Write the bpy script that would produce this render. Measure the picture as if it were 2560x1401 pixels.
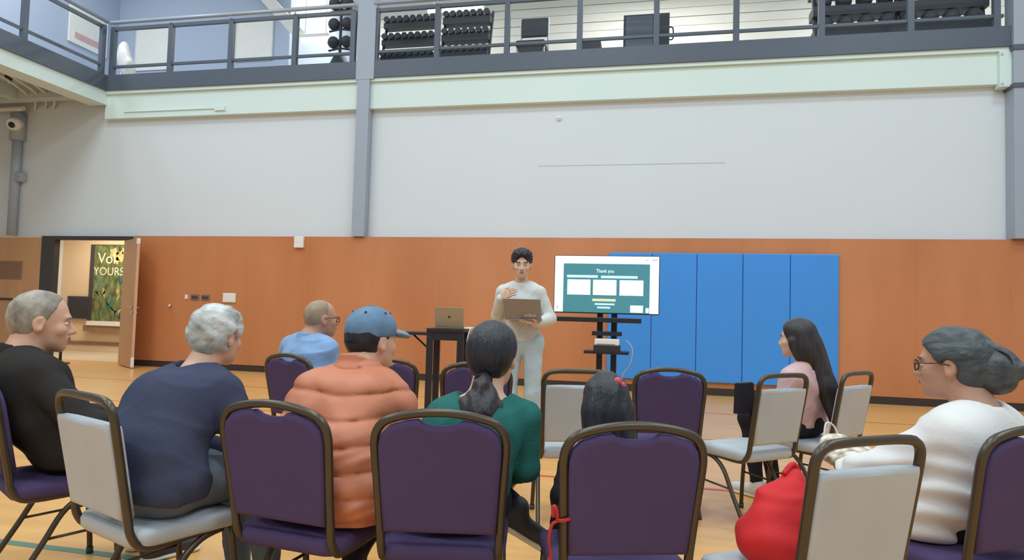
import bpy, bmesh, math, random
import numpy as np
from mathutils import Vector, Matrix

for o in list(bpy.data.objects):
    bpy.data.objects.remove(o, do_unlink=True)
scene = bpy.context.scene
COL = scene.collection
random.seed(7)
PI = math.pi

# ------------------------------------------------------------------ camera
YAW, PITCH, ROLL, FPX, CAMH = 0.20906, 0.04666, 0.02785, 1650.0, 1.22
fw = Vector((-math.sin(YAW) * math.cos(PITCH), math.cos(YAW) * math.cos(PITCH), math.sin(PITCH)))
rt = Vector((math.cos(YAW), math.sin(YAW), 0))
up = rt.cross(fw)
r2 = rt * math.cos(ROLL) + up * math.sin(ROLL)
u2 = up * math.cos(ROLL) - rt * math.sin(ROLL)
cd = bpy.data.cameras.new('camera')
cam = bpy.data.objects.new('camera', cd)
COL.objects.link(cam)
cd.sensor_width = 36.0
cd.lens = FPX / 2560 * 36.0
cd.clip_end = 200
cam.matrix_world = Matrix((
    (r2.x, u2.x, -fw.x, 0.0), (r2.y, u2.y, -fw.y, 0.0), (r2.z, u2.z, -fw.z, CAMH), (0, 0, 0, 1)))
scene.camera = cam

# ------------------------------------------------------------------ world, lamps, exposure
wd = bpy.data.worlds.new('world')
scene.world = wd
wd.use_nodes = True
wb = wd.node_tree.nodes['Background']
wb.inputs[0].default_value = (0.82, 0.94, 1.0, 1)
wb.inputs[1].default_value = 0.53


def area(name, loc, sx, sy, power, color=(1, 1, 1), rot=(0, 0, 0)):
    l = bpy.data.lights.new(name, 'AREA')
    l.shape = 'RECTANGLE'
    l.size, l.size_y = sx, sy
    l.energy = power
    l.color = color
    o = bpy.data.objects.new(name, l)
    o.location = loc
    o.rotation_euler = rot
    COL.objects.link(o)
    return o


for ix, lx in enumerate((-8.0, -1.5, 5.0)):
    for ly, pw in ((-4.5, 260), (2.0, 210), (6.5, 130)):
        area('gym_ceiling_lamp', (lx, ly, 9.4), 2.4, 1.2, pw, (0.84, 0.95, 1.0))
for lx in (-6.5, 0.0, 5.5):
    area('mezzanine_lamp_and_fill', (lx, 14.2, 8.85), 3.0, 0.5, 150, (1.0, 0.98, 0.95))
area('mezzanine_lamp_and_fill', (-11.2, 9.0, 9.0), 0.6, 3.0, 110, (0.97, 0.98, 1.0))  # added fill light, no fixture here; brightens the blue grey upper walls
area('corridor_lamp', (-11.6, 12.0, 2.95), 2.0, 0.6, 70, (1.0, 0.9, 0.77))

vs = scene.view_settings
vs.view_transform = 'Standard'
vs.look = 'None'
vs.gamma = 1.0
vs.use_curve_mapping = False
vs.exposure = 0.0


# ------------------------------------------------------------------ materials
def lin(c):
    c = c / 255.0
    return c / 12.92 if c <= 0.04045 else ((c + 0.055) / 1.055) ** 2.4


def rgb(r, g, b):
    return (lin(r), lin(g), lin(b), 1.0)


MATS = {}


def mat(name, col, rough=0.6, metal=0.0, var=0.06, scale=6.0, bump=0.0, bscale=60.0, stretch=None, spec=0.5,
        emit=None, estr=1.0, col2=None, detail=3.0, coord='Object'):
    """Principled surface with a noise-driven tint between two close colours and an optional fine bump."""
    m = bpy.data.materials.new(name)
    m.use_nodes = True
    nt = m.node_tree
    b = nt.nodes['Principled BSDF']
    b.inputs['Roughness'].default_value = rough
    b.inputs['Metallic'].default_value = metal
    b.inputs['Specular IOR Level'].default_value = spec
    tc = nt.nodes.new('ShaderNodeTexCoord')
    mp = nt.nodes.new('ShaderNodeMapping')
    nt.links.new(tc.outputs[coord], mp.inputs['Vector'])
    if stretch:
        mp.inputs['Scale'].default_value = stretch
    nz = nt.nodes.new('ShaderNodeTexNoise')
    nz.inputs['Scale'].default_value = scale
    nz.inputs['Detail'].default_value = detail
    nt.links.new(mp.outputs[0], nz.inputs['Vector'])
    mx = nt.nodes.new('ShaderNodeMix')
    mx.data_type = 'RGBA'
    c2 = col2 if col2 else tuple(max(0, x * (1 - 2 * var)) for x in col[:3]) + (1,)
    mx.inputs[6].default_value = c2
    mx.inputs[7].default_value = col
    rp = nt.nodes.new('ShaderNodeMapRange')
    rp.inputs[1].default_value = 0.3
    rp.inputs[2].default_value = 0.7
    nt.links.new(nz.outputs[0], rp.inputs[0])
    nt.links.new(rp.outputs[0], mx.inputs[0])
    nt.links.new(mx.outputs[2], b.inputs['Base Color'])
    if bump:
        n2 = nt.nodes.new('ShaderNodeTexNoise')
        n2.inputs['Scale'].default_value = bscale
        n2.inputs['Detail'].default_value = 2
        nt.links.new(mp.outputs[0], n2.inputs['Vector'])
        bp = nt.nodes.new('ShaderNodeBump')
        bp.inputs['Strength'].default_value = bump
        bp.inputs['Distance'].default_value = 0.01
        nt.links.new(n2.outputs[0], bp.inputs['Height'])
        nt.links.new(bp.outputs[0], b.inputs['Normal'])
    if emit:
        b.inputs['Emission Color'].default_value = emit
        b.inputs['Emission Strength'].default_value = estr
    MATS[name] = m
    return m


mat('wall_paint', rgb(216, 224, 230), 0.7, var=0.01, scale=0.7)
mat('beam_paint', rgb(215, 233, 229), 0.55, var=0.01, scale=1.0)
mat('soffit_paint', rgb(186, 198, 194), 0.8, var=0.02)
mat('pipe_paint', rgb(214, 214, 202), 0.6, var=0.02)
mat('steel_grey', rgb(84, 94, 108), 0.45, var=0.03)
mat('column_grey', rgb(160, 170, 184), 0.45, var=0.02)
mat('rail_light', rgb(176, 184, 196), 0.4, metal=0.3, var=0.02)
mat('wainscot_laminate', rgb(205, 134, 86), 0.38, var=0.05, scale=1.2, stretch=(1.0, 1.0, 0.25), col2=rgb(190, 118, 70), spec=0.7)
mat('door_wood', rgb(200, 152, 108), 0.45, var=0.05, scale=2.0, stretch=(3, 3, 0.3), spec=0.5)
mat('door_edge', rgb(214, 170, 140), 0.5, var=0.03)
mat('rubber_base', rgb(58, 46, 42), 0.6, var=0.04)
mat('dark_frame', rgb(62, 58, 58), 0.5, var=0.03)
mat('floor_wood', rgb(232, 178, 110), 0.28, var=0.05, scale=1.4, stretch=(1.0, 7.0, 1.0), col2=rgb(216, 160, 94), spec=0.5, detail=5)
mat('line_red', rgb(205, 92, 52), 0.35, var=0.03)
mat('line_green', rgb(92, 132, 112), 0.35, var=0.03)
mat('line_black', rgb(186, 120, 66), 0.35, var=0.03)
mat('mat_vinyl', rgb(66, 150, 236), 0.4, var=0.03, scale=1.0)
mat('blue_grey_paint', rgb(176, 188, 210), 0.7, var=0.02, scale=0.6)
mat('plank_white', rgb(214, 212, 206), 0.6, var=0.03, scale=1.5, stretch=(0.3, 1, 3))
mat('ceiling_white', rgb(222, 222, 218), 0.8, var=0.02)
mat('board_white', rgb(236, 234, 228), 0.6, var=0.02)
mat('corridor_cream', rgb(222, 198, 160), 0.75, var=0.02, scale=1)
mat('corridor_tile', rgb(206, 190, 164), 0.4, var=0.04, scale=2)
mat('chair_tube', rgb(84, 75, 63), 0.32, metal=0.55, var=0.05, scale=10)
mat('purple_fabric', rgb(82, 67, 104), 0.85, var=0.05, scale=3, bump=0.12, bscale=260, spec=0.2)
mat('grey_vinyl', rgb(181, 186, 191), 0.55, var=0.04, scale=4, bump=0.05, bscale=40)
mat('black_plastic', rgb(44, 42, 48), 0.5, var=0.05)
mat('black_metal', rgb(48, 44, 50), 0.4, metal=0.3, var=0.04)
mat('black_rubber', rgb(62, 66, 74), 0.6, var=0.06, scale=5)
mat('chrome', rgb(200, 198, 194), 0.25, metal=0.9, var=0.02)
mat('white_plastic', rgb(236, 234, 228), 0.4, var=0.02)
mat('grey_plastic', rgb(120, 104, 92), 0.5, var=0.03)
mat('laptop_grey', rgb(156, 148, 142), 0.45, metal=0.0, var=0.02)
mat('laptop_tan', rgb(162, 140, 112), 0.45, metal=0.0, var=0.02)
mat('laptop_mark', rgb(74, 62, 54), 0.4, var=0.02)
mat('sticker_white', rgb(215, 212, 208), 0.5, var=0.02)
mat('lamp_tube', rgb(255, 250, 238), 0.5, emit=(1.0, 0.95, 0.86, 1), estr=5.0)
mat('skin_pale', rgb(226, 180, 154), 0.5, var=0.04, scale=12, bump=0.04, bscale=120)
mat('skin_ruddy', rgb(222, 172, 146), 0.5, var=0.05, scale=10, bump=0.04, bscale=120)
mat('skin_tan', rgb(196, 148, 122), 0.5, var=0.05, scale=10, bump=0.04, bscale=120)
mat('lip', rgb(184, 122, 110), 0.45, var=0.04)
mat('eye_white', rgb(226, 222, 216), 0.3, var=0.02)
mat('iris_dark', rgb(52, 38, 32), 0.25, var=0.02)
mat('hair_grey', rgb(176, 166, 152), 0.6, var=0.2, scale=14, stretch=(1, 1, 0.6), bump=0.35, bscale=70, col2=rgb(116, 106, 96))
mat('hair_white', rgb(214, 216, 212), 0.6, var=0.2, scale=13, bump=0.4, bscale=60, col2=rgb(138, 140, 136))
mat('hair_stubble', rgb(168, 146, 122), 0.6, var=0.1, scale=20, bump=0.2, bscale=200, col2=rgb(140, 116, 96))
mat('hair_black', rgb(38, 42, 50), 0.42, var=0.15, scale=22, stretch=(3, 3, 0.35), bump=0.35, bscale=55, col2=rgb(26, 26, 34))
mat('hair_brownblack', rgb(52, 46, 48), 0.45, var=0.15, scale=22, stretch=(3, 3, 0.3), bump=0.35, bscale=55, col2=rgb(34, 30, 34))
mat('hair_slate', rgb(82, 88, 90), 0.5, var=0.2, scale=16, stretch=(2, 0.6, 2), bump=0.4, bscale=45, col2=rgb(50, 56, 62))
mat('hair_curly', rgb(48, 44, 54), 0.6, var=0.2, scale=40, bump=0.5, bscale=60, col2=rgb(34, 30, 38))
mat('knit_black', rgb(50, 46, 44), 0.9, var=0.08, scale=6, bump=0.2, bscale=120, spec=0.2)
mat('knit_navy', rgb(66, 70, 92), 0.9, var=0.06, scale=6, bump=0.2, bscale=120, spec=0.2)
mat('denim_grey', rgb(104, 112, 124), 0.85, var=0.12, scale=14, bump=0.2, bscale=160, spec=0.2)
mat('denim_light', rgb(190, 208, 216), 0.85, var=0.08, scale=9, bump=0.2, bscale=160, spec=0.2)
mat('shirt_blue', rgb(142, 172, 212), 0.8, var=0.1, scale=9, bump=0.15, bscale=80, spec=0.2)
mat('nylon_orange', rgb(202, 122, 88), 0.55, var=0.05, scale=6, bump=0.15, bscale=30)
mat('cap_denim', rgb(112, 142, 170), 0.85, var=0.1, scale=16, bump=0.2, bscale=160, spec=0.2)
mat('cap_brim', rgb(140, 162, 182), 0.8, var=0.08, scale=16, bump=0.2, bscale=160, spec=0.2)
mat('cap_eyelet', rgb(58, 76, 100), 0.8, var=0.05)
mat('knit_green', rgb(44, 108, 102), 0.9, var=0.1, scale=8, bump=0.25, bscale=130, spec=0.2)
mat('cotton_black', rgb(40, 38, 44), 0.85, var=0.08, scale=8, bump=0.1, bscale=120, spec=0.2)
mat('sweater_white', rgb(216, 216, 212), 0.9, var=0.04, scale=8, bump=0.2, bscale=110, spec=0.2)
mat('knit_pink', rgb(214, 178, 178), 0.9, var=0.06, scale=8, bump=0.2, bscale=110, spec=0.2)
mat('cotton_white', rgb(226, 222, 218), 0.85, var=0.03, scale=6, bump=0.1, bscale=90, spec=0.2)
mat('shoe_black', rgb(58, 54, 56), 0.6, var=0.06)
mat('shoe_sole', rgb(236, 224, 204), 0.6, var=0.04)
mat('shoe_white', rgb(224, 220, 214), 0.6, var=0.04)
mat('red_fabric', rgb(214, 44, 48), 0.7, var=0.06, scale=5, bump=0.1, bscale=60, spec=0.3)
mat('red_ribbon', rgb(186, 44, 36), 0.6, var=0.08, scale=20)
mat('clip_red', rgb(216, 84, 96), 0.4, var=0.05)
mat('floral_cloth', rgb(238, 228, 208), 0.8, scale=26, col2=rgb(116, 92, 70), detail=1)
mat('glasses_frame', rgb(92, 52, 46), 0.35, var=0.04)
mat('screen_glow', rgb(200, 230, 240), 0.3, emit=(0.76, 0.93, 1.0, 1), estr=0.9)
mat('screen_green', rgb(40, 80, 84), 0.3, emit=(0.06, 0.22, 0.26, 1), estr=1.0)
mat('screen_card', rgb(220, 240, 245), 0.3, emit=(0.78, 0.93, 0.98, 1), estr=0.9)
mat('screen_text', rgb(180, 210, 225), 0.3, emit=(0.5, 0.76, 0.88, 1), estr=0.8)
mat('screen_yellow', rgb(200, 200, 150), 0.3, emit=(0.55, 0.6, 0.36, 1), estr=0.8)
mat('screen_lilac', rgb(180, 180, 220), 0.3, emit=(0.42, 0.45, 0.74, 1), estr=0.8)
mat('poster_letters', rgb(236, 226, 190), 0.6, var=0.03)
mat('poster_plants', rgb(126, 142, 86), 0.5, scale=7.0, col2=rgb(58, 50, 24), detail=4, stretch=(1.5, 1, 0.8))
mat('poster_blossom', rgb(210, 200, 130), 0.5, scale=9, col2=rgb(150, 140, 84))
mat('sill_brown', rgb(150, 116, 90), 0.6, var=0.05)
mat('cable_white', rgb(196, 206, 216), 0.5, var=0.02)


# ------------------------------------------------------------------ mesh helpers
class MB:
    """Collects boxes, tubes and prisms into one mesh."""

    def __init__(s):
        s.v, s.f, s.sm = [], [], []

    def _add(s, vs_, fs_, smooth=False):
        n = len(s.v)
        s.v += [tuple(p) for p in vs_]
        s.f += [tuple(i + n for i in f) for f in fs_]
        s.sm += [smooth] * len(fs_)
        return s

    def box(s, x0, x1, y0, y1, z0, z1, bev=0.0):
        if bev <= 0:
            vs_ = [(x, y, z) for x in (x0, x1) for y in (y0, y1) for z in (z0, z1)]
            return s._add(vs_, [(0, 1, 3, 2), (4, 6, 7, 5), (0, 4, 5, 1), (2, 3, 7, 6), (0, 2, 6, 4), (1, 5, 7, 3)])
        bm = bmesh.new()
        bmesh.ops.create_cube(bm, size=1.0)
        for v in bm.verts:
            v.co = Vector(((x0 + x1) / 2 + v.co.x * (x1 - x0), (y0 + y1) / 2 + v.co.y * (y1 - y0), (z0 + z1) / 2 + v.co.z * (z1 - z0)))
        bmesh.ops.bevel(bm, geom=list(bm.edges), offset=bev, segments=2, affect='EDGES', profile=0.5)
        bm.verts.index_update()
        vs_ = [v.co[:] for v in bm.verts]
        fs_ = [[v.index for v in f.verts] for f in bm.faces]
        bm.free()
        return s._add(vs_, fs_)

    def tube(s, pts, r, n=8, closed=False, cap=True, flat=1.0):
        pts = [Vector(p) for p in pts]
        m = len(pts)
        rs = r if isinstance(r, (list, tuple)) else [r] * m
        rings = []
        prev = None
        for i, p in enumerate(pts):
            a = pts[i - 1] if (i > 0 or closed) else p
            b = pts[(i + 1) % m] if (i < m - 1 or closed) else p
            t = (b - a).normalized()
            if prev is None:
                h = Vector((0, 0, 1)) if abs(t.z) < 0.9 else Vector((0, 1, 0))
                e1 = t.cross(h).normalized()
            else:
                e1 = (prev - t * prev.dot(t))
                e1 = e1.normalized() if e1.length > 1e-6 else t.orthogonal().normalized()
            prev = e1
            e2 = t.cross(e1)
            rings.append([p + (e1 * math.cos(2 * PI * k / n) + e2 * math.sin(2 * PI * k / n) * flat) * rs[i] for k in range(n)])
        vs_ = [q for ring in rings for q in ring]
        fs_ = []
        for i in range(m if closed else m - 1):
            j = (i + 1) % m
            for k in range(n):
                l = (k + 1) % n
                fs_.append((i * n + k, i * n + l, j * n + l, j * n + k))
        s._add(vs_, fs_, True)
        if cap and not closed:
            s.f.append(tuple(len(s.v) - m * n + k for k in range(n))[::-1]); s.sm.append(False)
            s.f.append(tuple(len(s.v) - n + k for k in range(n))); s.sm.append(False)
        return s

    def cyl(s, a, b, r, n=16):
        return s.tube([a, b], r, n)

    def prism(s, outline, axis, d0, d1, bulge=0.0):
        """outline: list of 2D points; extruded along axis ('x','y','z') from d0 to d1."""
        def P(u, v, d):
            return {'x': (d, u, v), 'y': (u, d, v), 'z': (u, v, d)}[axis]
        n = len(outline)
        vs_ = [P(u, v, d0) for u, v in outline] + [P(u, v, d1) for u, v in outline]
        fs_ = [(i, (i + 1) % n, n + (i + 1) % n, n + i) for i in range(n)]
        fs_ += [tuple(range(n))[::-1], tuple(range(n, 2 * n))]
        return s._add(vs_, fs_)

    def ball(s, c, r, seg=14, ring=9, sc=(1, 1, 1)):
        vs_ = [(c[0], c[1], c[2] + r * sc[2])]
        for i in range(1, ring):
            th = PI * i / ring
            for k in range(seg):
                ph = 2 * PI * k / seg
                vs_.append((c[0] + r * sc[0] * math.sin(th) * math.cos(ph), c[1] + r * sc[1] * math.sin(th) * math.sin(ph), c[2] + r * sc[2] * math.cos(th)))
        vs_.append((c[0], c[1], c[2] - r * sc[2]))
        fs_ = [(0, 1 + k, 1 + (k + 1) % seg) for k in range(seg)]
        for i in range(ring - 2):
            for k in range(seg):
                a = 1 + i * seg
                fs_.append((a + k, a + seg + k, a + seg + (k + 1) % seg, a + (k + 1) % seg))
        e = len(vs_) - 1
        a = 1 + (ring - 2) * seg
        fs_ += [(a + k, e, a + (k + 1) % seg) for k in range(seg)]
        return s._add(vs_, fs_, True)

    def build(s, name, m, parent=None):
        me = bpy.data.meshes.new(name)
        me.from_pydata(s.v, [], s.f)
        bm = bmesh.new()
        bm.from_mesh(me)
        bmesh.ops.recalc_face_normals(bm, faces=bm.faces)
        bm.to_mesh(me)
        bm.free()
        me.polygons.foreach_set('use_smooth', s.sm)
        me.materials.append(MATS[m])
        o = bpy.data.objects.new(name, me)
        COL.objects.link(o)
        if parent:
            o.parent = parent
        return o


def tag(o, label, cat, group=None):
    o['label'] = label
    o['category'] = cat
    if group:
        o['group'] = group
    return o


def struct(o):
    o['kind'] = 'structure'
    return o


def empty(name, loc=(0, 0, 0), rz=0.0):
    o = bpy.data.objects.new(name, None)
    o.location = loc
    o.rotation_euler = (0, 0, rz)
    o.empty_display_size = 0.1
    COL.objects.link(o)
    return o


def copy_tree(o, parent=None):
    c = o.copy()
    COL.objects.link(c)
    c.parent = parent
    for ch in list(o.children):
        copy_tree(ch, c)
    return c


def smooth_path(pts, sub=5):
    P = [Vector(p) for p in pts]
    out = []
    for i in range(len(P) - 1):
        p0, p1, p2, p3 = P[max(i - 1, 0)], P[i], P[i + 1], P[min(i + 2, len(P) - 1)]
        for k in range(sub):
            t = k / sub
            out.append(0.5 * ((2 * p1) + (p2 - p0) * t + (2 * p0 - 5 * p1 + 4 * p2 - p3) * t * t + (3 * p1 - p0 - 3 * p2 + p3) * t ** 3))
    out.append(P[-1])
    return out


def text_mesh(name, body, size, m, parent, loc, rot, extrude=0.001, sx=1.0):
    c = bpy.data.curves.new(name, 'FONT')
    c.body = body
    c.size = size
    c.extrude = extrude
    c.align_x = 'CENTER'
    c.align_y = 'CENTER'
    t = bpy.data.objects.new(name, c)
    COL.objects.link(t)
    bpy.context.view_layer.update()
    me = bpy.data.meshes.new_from_object(t.evaluated_get(bpy.context.evaluated_depsgraph_get()))
    bpy.data.objects.remove(t, do_unlink=True)
    bpy.data.curves.remove(c)
    me.name = name
    me.materials.clear()
    me.materials.append(MATS[m])
    o = bpy.data.objects.new(name, me)
    COL.objects.link(o)
    o.location = loc
    o.rotation_euler = rot
    o.scale = (sx, 1, 1)
    o.parent = parent
    return o


# ------------------------------------------------------------------ room shell
YW = 10.70            # face of the wood wainscot
YU = 10.84            # face of the painted wall above it
ZW = 2.43             # top of the wainscot
ZD = 2.36             # door head
struct(MB().box(-14.2, 12, -6.5, 15.5, -0.1, 0.0).build('floor', 'floor_wood'))
floor = bpy.data.objects['floor']
MB().box(-9.0, 9.0, 2.73, 2.78, 0.0, 0.0015).build('painted_line', 'line_green', floor)
MB().box(-9.0, 9.0, 4.89, 4.94, 0.0, 0.0015).build('painted_line', 'line_red', floor)
MB().box(-9.0, 9.0, 6.85, 6.89, 0.0, 0.0015).build('painted_line', 'line_black', floor)
MB().box(-9.0, 9.0, 8.70, 8.75, 0.0, 0.0015).build('painted_line', 'line_black', floor)

# painted wall above the wainscot
wall_back = struct(MB().box(-13.6, 9.0, YU, YU + 0.2, ZW, 4.98).build('wall_back', 'wall_paint'))
MB().box(-1.9, 1.1, YU - 0.004, YU, 3.66, 3.668).build('panel_joint', 'soffit_paint', wall_back)
# lower wall of wood laminate panels, right of the doorway and left of it
low = struct(MB().box(-9.62, 9.0, YW + 0.03, YU + 0.2, 0.0, ZW - 0.01).build('wall_back_lower', 'rubber_base'))
x = -9.62
while x < 8.9:
    x1 = min(x + 1.22, 9.0)
    MB().box(x + 0.0005, x1 - 0.0005, YW, YW + 0.03, 0.11, ZW).build('wainscot_panel', 'wainscot_laminate', low)
    x = x1
MB().box(-9.62, 9.0, YW + 0.02, YU, ZW, ZW + 0.012).build('wainscot_cap', 'wainscot_laminate', low)
struct(MB().box(-9.60, 9.0, YW - 0.012, YW, 0.0, 0.105).build('baseboard_back', 'rubber_base'))
struct(MB().box(-14.0, -13.6, -6.5, 15.5, 0.0, 9.6).build('wall_left', 'wall_paint'))

# doorway: frame, leaves
frame = struct(MB().box(-11.70, -11.40, YW - 0.01, YW + 0.12, 0, ZW).build('trim_1', 'dark_frame'))
MB().box(-11.40, -9.62, YW - 0.01, YW + 0.12, ZD, ZW).build('door_head', 'dark_frame', frame)
MB().box(-9.74, -9.62, YW - 0.01, YW + 0.12, 0, ZD).build('door_jamb', 'dark_frame', frame)
door1 = struct(empty('door_1', (-9.76, YW - 0.03, 0), math.radians(-34)))
d = MB().box(0.0, 0.045, -0.0, 0.0, 0, 0)
leaf = MB().box(0.0, 0.86, -0.022, 0.022, 0.012, ZD - 0.02).build('door_leaf', 'door_wood', door1)
MB().box(0.86, 0.868, -0.023, 0.023, 0.012, ZD - 0.02).build('edge_strip', 'door_edge', leaf)
MB().box(0.80, 0.872, -0.024, 0.024, ZD - 0.12, ZD - 0.02).build('closer_plate', 'white_plastic', door1)
MB().box(0.835, 0.872, -0.024, 0.024, 0.03, 0.20).build('kick_plate', 'white_plastic', door1)
for sg in (-1, 1):
    MB().tube([(0.80, 0.022 * sg, 1.09), (0.80, 0.075 * sg, 1.09), (0.69, 0.08 * sg, 1.09)], 0.011, 8).build('door_lever', 'chrome', door1)
    MB().tube([(0.80, 0.022 * sg, 1.0), (0.80, 0.05 * sg, 1.0)], 0.02, 10).build('door_lock', 'chrome', door1)
door2 = struct(empty('door_2', (-11.70, YW, 0)))
MB().box(-1.85, -0.0, 0.0, 0.045, 0.012, ZW - 0.03).build('door_leaf', 'door_wood', door2)
g = MB().box(-0.98, -0.43, -0.012, 0.0, 1.57, 1.93).build('vent_frame', 'sill_brown', door2)
for k in range(8):
    MB().box(-0.955, -0.455, -0.02, -0.012, 1.60 + k * 0.04, 1.62 + k * 0.04).build('vent_slat', 'sill_brown', g)
MB().box(-1.80, -0.62, -0.02, 0.0, 1.155, 1.195).build('push_bar', 'dark_frame', door2)
MB().box(-1.72, -1.66, -0.05, 0.0, 1.13, 1.22).build('bar_mount', 'dark_frame', door2)

# corridor beyond the doorway
struct(MB().box(-13.6, -8.6, 13.0, 13.15, 0, 3.0).build('wall_corridor', 'corridor_cream'))
struct(MB().box(-13.6, -8.6, 11.04, 13.0, 3.0, 3.1).build('ceiling_corridor', 'ceiling_white'))
struct(MB().box(-8.7, -8.6, 11.04, 13.0, 0, 3.0).build('wall_corridor_right', 'corridor_cream'))
struct(MB().box(-13.6, -8.7, 11.1, 13.0, 0.0, 0.004).build('floor_corridor', 'corridor_tile'))
struct(MB().box(-13.55, -8.7, 12.985, 13.0, 0.16, 0.24).build('baseboard_corridor', 'sill_brown'))
pb = empty('plant_banner', (-12.2, 12.97, 0))
MB().box(-0.58, 0.62, -0.02, 0.02, 0.66, 2.49).build('banner_frame', 'dark_frame', pb)
MB().box(-0.46, 0.60, -0.024, -0.02, 0.72, 2.47).build('banner_print', 'poster_plants', pb)
for bx, bz, br_ in ((0.06, 2.30, 0.13), (0.24, 2.22, 0.14), (0.36, 2.34, 0.10), (0.14, 2.12, 0.09), (0.44, 2.16, 0.09)):
    MB().prism([(bx + br_ * (1 + 0.18 * math.cos(5 * t_)) * math.cos(t_) * 0.85, bz + br_ * (1 + 0.18 * math.cos(5 * t_)) * math.sin(t_) * 0.85) for t_ in [2 * PI * k / 30 for k in range(30)]],
               'y', -0.026, -0.024).build('blossom_print', 'poster_blossom', pb)
random.seed(3)
for k in range(26):       # printed leaf blades
    bx, bz = random.uniform(-0.32, 0.5), random.uniform(0.8, 1.6)
    an = random.uniform(-0.9, 0.9)
    L = random.uniform(0.18, 0.4)
    w = random.uniform(0.02, 0.045)
    dx, dz = math.sin(an) * L, math.cos(an) * L
    tip = (max(-0.45, min(0.59, bx + dx)), bz + dz)
    mid = ((bx + tip[0]) / 2, (bz + tip[1]) / 2)
    MB().prism([(bx, bz), (mid[0] + w * math.cos(an), mid[1] - w * math.sin(an)), tip, (mid[0] - w * math.cos(an), mid[1] + w * math.sin(an))],
               'y', -0.0275, -0.0245).build('printed_leaf', ['poster_blossom', 'line_green', 'knit_green', 'poster_plants'][k % 4], pb)
text_mesh('lettering', 'Vol', 0.36, 'poster_letters', pb, (-0.12, -0.03, 2.16), (PI / 2, 0, 0))
text_mesh('lettering', 'YOURS', 0.26, 'poster_letters', pb, (-0.05, -0.03, 1.86), (PI / 2, 0, 0))
MB().box(-0.50, 0.62, -0.12, 0.0, 0.62, 0.72).build('planter_ledge', 'white_plastic', pb)
MB().box(-0.60, 0.64, -0.10, 0.0, 0.48, 0.62).build('base_panel', 'sill_brown', pb)
tag(pb, 'tall banner of green plants with cream lettering in the corridor', 'banner')
mn = empty('wall_monitor', (-13.02, 12.995, 0))
MB().box(-0.31, 0.31, -0.06, 0.0, 0.76, 1.28, 0.01).build('casing', 'dark_frame', mn)
MB().box(-0.28, 0.28, -0.064, -0.06, 0.79, 1.25).build('screen_glass', 'black_plastic', mn)
MB().box(-0.31, -0.28, -0.07, -0.06, 0.76, 1.28).build('side_trim', 'steel_grey', mn)
tag(mn, 'dark monitor on the corridor wall beyond the doorway', 'monitor')
st = empty('stanchion', (-10.75, 10.35, 0))
MB().tube([(0, 0, 0.02), (0, 0, 0.95)], 0.025, 10).build('pole', 'dark_frame', st)
MB().tube([(0, 0, 0), (0, 0, 0.025)], [0.16, 0.15], 20).build('base', 'dark_frame', st)
MB().ball((0, 0, 0.96), 0.035).build('cap', 'dark_frame', st)
tag(st, 'dark thin stanchion post standing just inside the doorway', 'stanchion')

# balcony: beam, dark fascia, floor slab
bm_ = struct(MB().box(-10.44, 9.0, YW + 0.02, YU + 0.2, 4.72, 5.25).build('trim_2', 'beam_paint'))
MB().box(-10.44, 9.0, YW - 0.03, YU, 5.19, 5.25).build('flange', 'beam_paint', bm_)
MB().box(-10.0, -7.95, YW - 0.0, YW + 0.02, 4.83, 4.85).build('conduit', 'beam_paint', bm_)
MB().box(-8.02, -7.80, YW - 0.01, YW + 0.02, 4.79, 4.87).build('junction_box', 'beam_paint', bm_)
bl_ = struct(MB().box(-10.78, -10.40, -6.5, YW + 0.02, 4.99, 5.25).build('trim_3', 'beam_paint'))
fa = struct(MB().box(-10.36, 9.0, YW - 0.06, YW + 0.06, 5.25, 5.55).build('trim_4', 'steel_grey'))
fl = struct(MB().box(-10.48, -10.36, -6.5, YW + 0.06, 5.25, 5.55).build('trim_5', 'steel_grey'))
struct(MB().box(-13.6, 9.0, YW + 0.06, 17.0, 5.27, 5.50).build('floor_mezzanine', 'soffit_paint'))
struct(MB().box(-13.6, -10.48, -6.5, YW + 0.06, 5.27, 5.50).build('floor_mezzanine_left', 'soffit_paint'))
struct(MB().box(-13.6, -10.44, YU - 0.0, YU + 0.2, 4.98, 5.27).build('wall_back_header', 'wall_paint'))
# ribs and pipes below the left balcony
sp = struct(MB().box(-13.6, -10.78, 10.25, 10.45, 5.02, 5.27).build('trim_6', 'soffit_paint'))
MB().box(-12.2, -12.0, 4.0, 10.25, 5.02, 5.27).build('rib', 'soffit_paint', sp)
MB().box(-11.95, -11.10, 8.9, 9.0, 5.10, 5.27).build('rib', 'soffit_paint', sp)
for k, (xa, xb) in enumerate(((-10.95, -11.75), (-11.15, -11.95), (-11.35, -12.2))):
    p = empty('conduit_pipe', (0, 0, 0))
    MB().tube(smooth_path([(xa + 0.3, 8.2, 5.12), (xa, 9.4, 5.12), (xb + 0.25, 10.55, 5.10), (xb, 10.80, 5.02)]), 0.022, 8).build('pipe_run', 'pipe_paint', p)
    MB().cyl((xb, 10.78, 5.02), (xb, 10.838, 5.02), 0.04, 10).build('wall_flange', 'pipe_paint', p)
    tag(p, ('slim pale pipe bending under the left balcony, nearest the beam', 'slim pale pipe bending under the left balcony, middle of three', 'slim pale pipe bending under the left balcony, furthest from the beam')[k], 'pipe', 'pipes under the balcony')
p = empty('sprinkler_pipe')
MB().tube([(-13.55, 10.62, 4.96), (-12.25, 10.62, 4.96)], 0.05, 10).build('pipe_run', 'pipe_paint', p)
MB().tube([(-12.9, 10.6, 4.98), (-12.4, 9.2, 5.1)], 0.022, 8).build('branch_pipe', 'pipe_paint', p)
MB().tube([(-13.3, 10.6, 4.98), (-12.9, 9.2, 5.1)], 0.022, 8).build('branch_pipe', 'pipe_paint', p)
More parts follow.
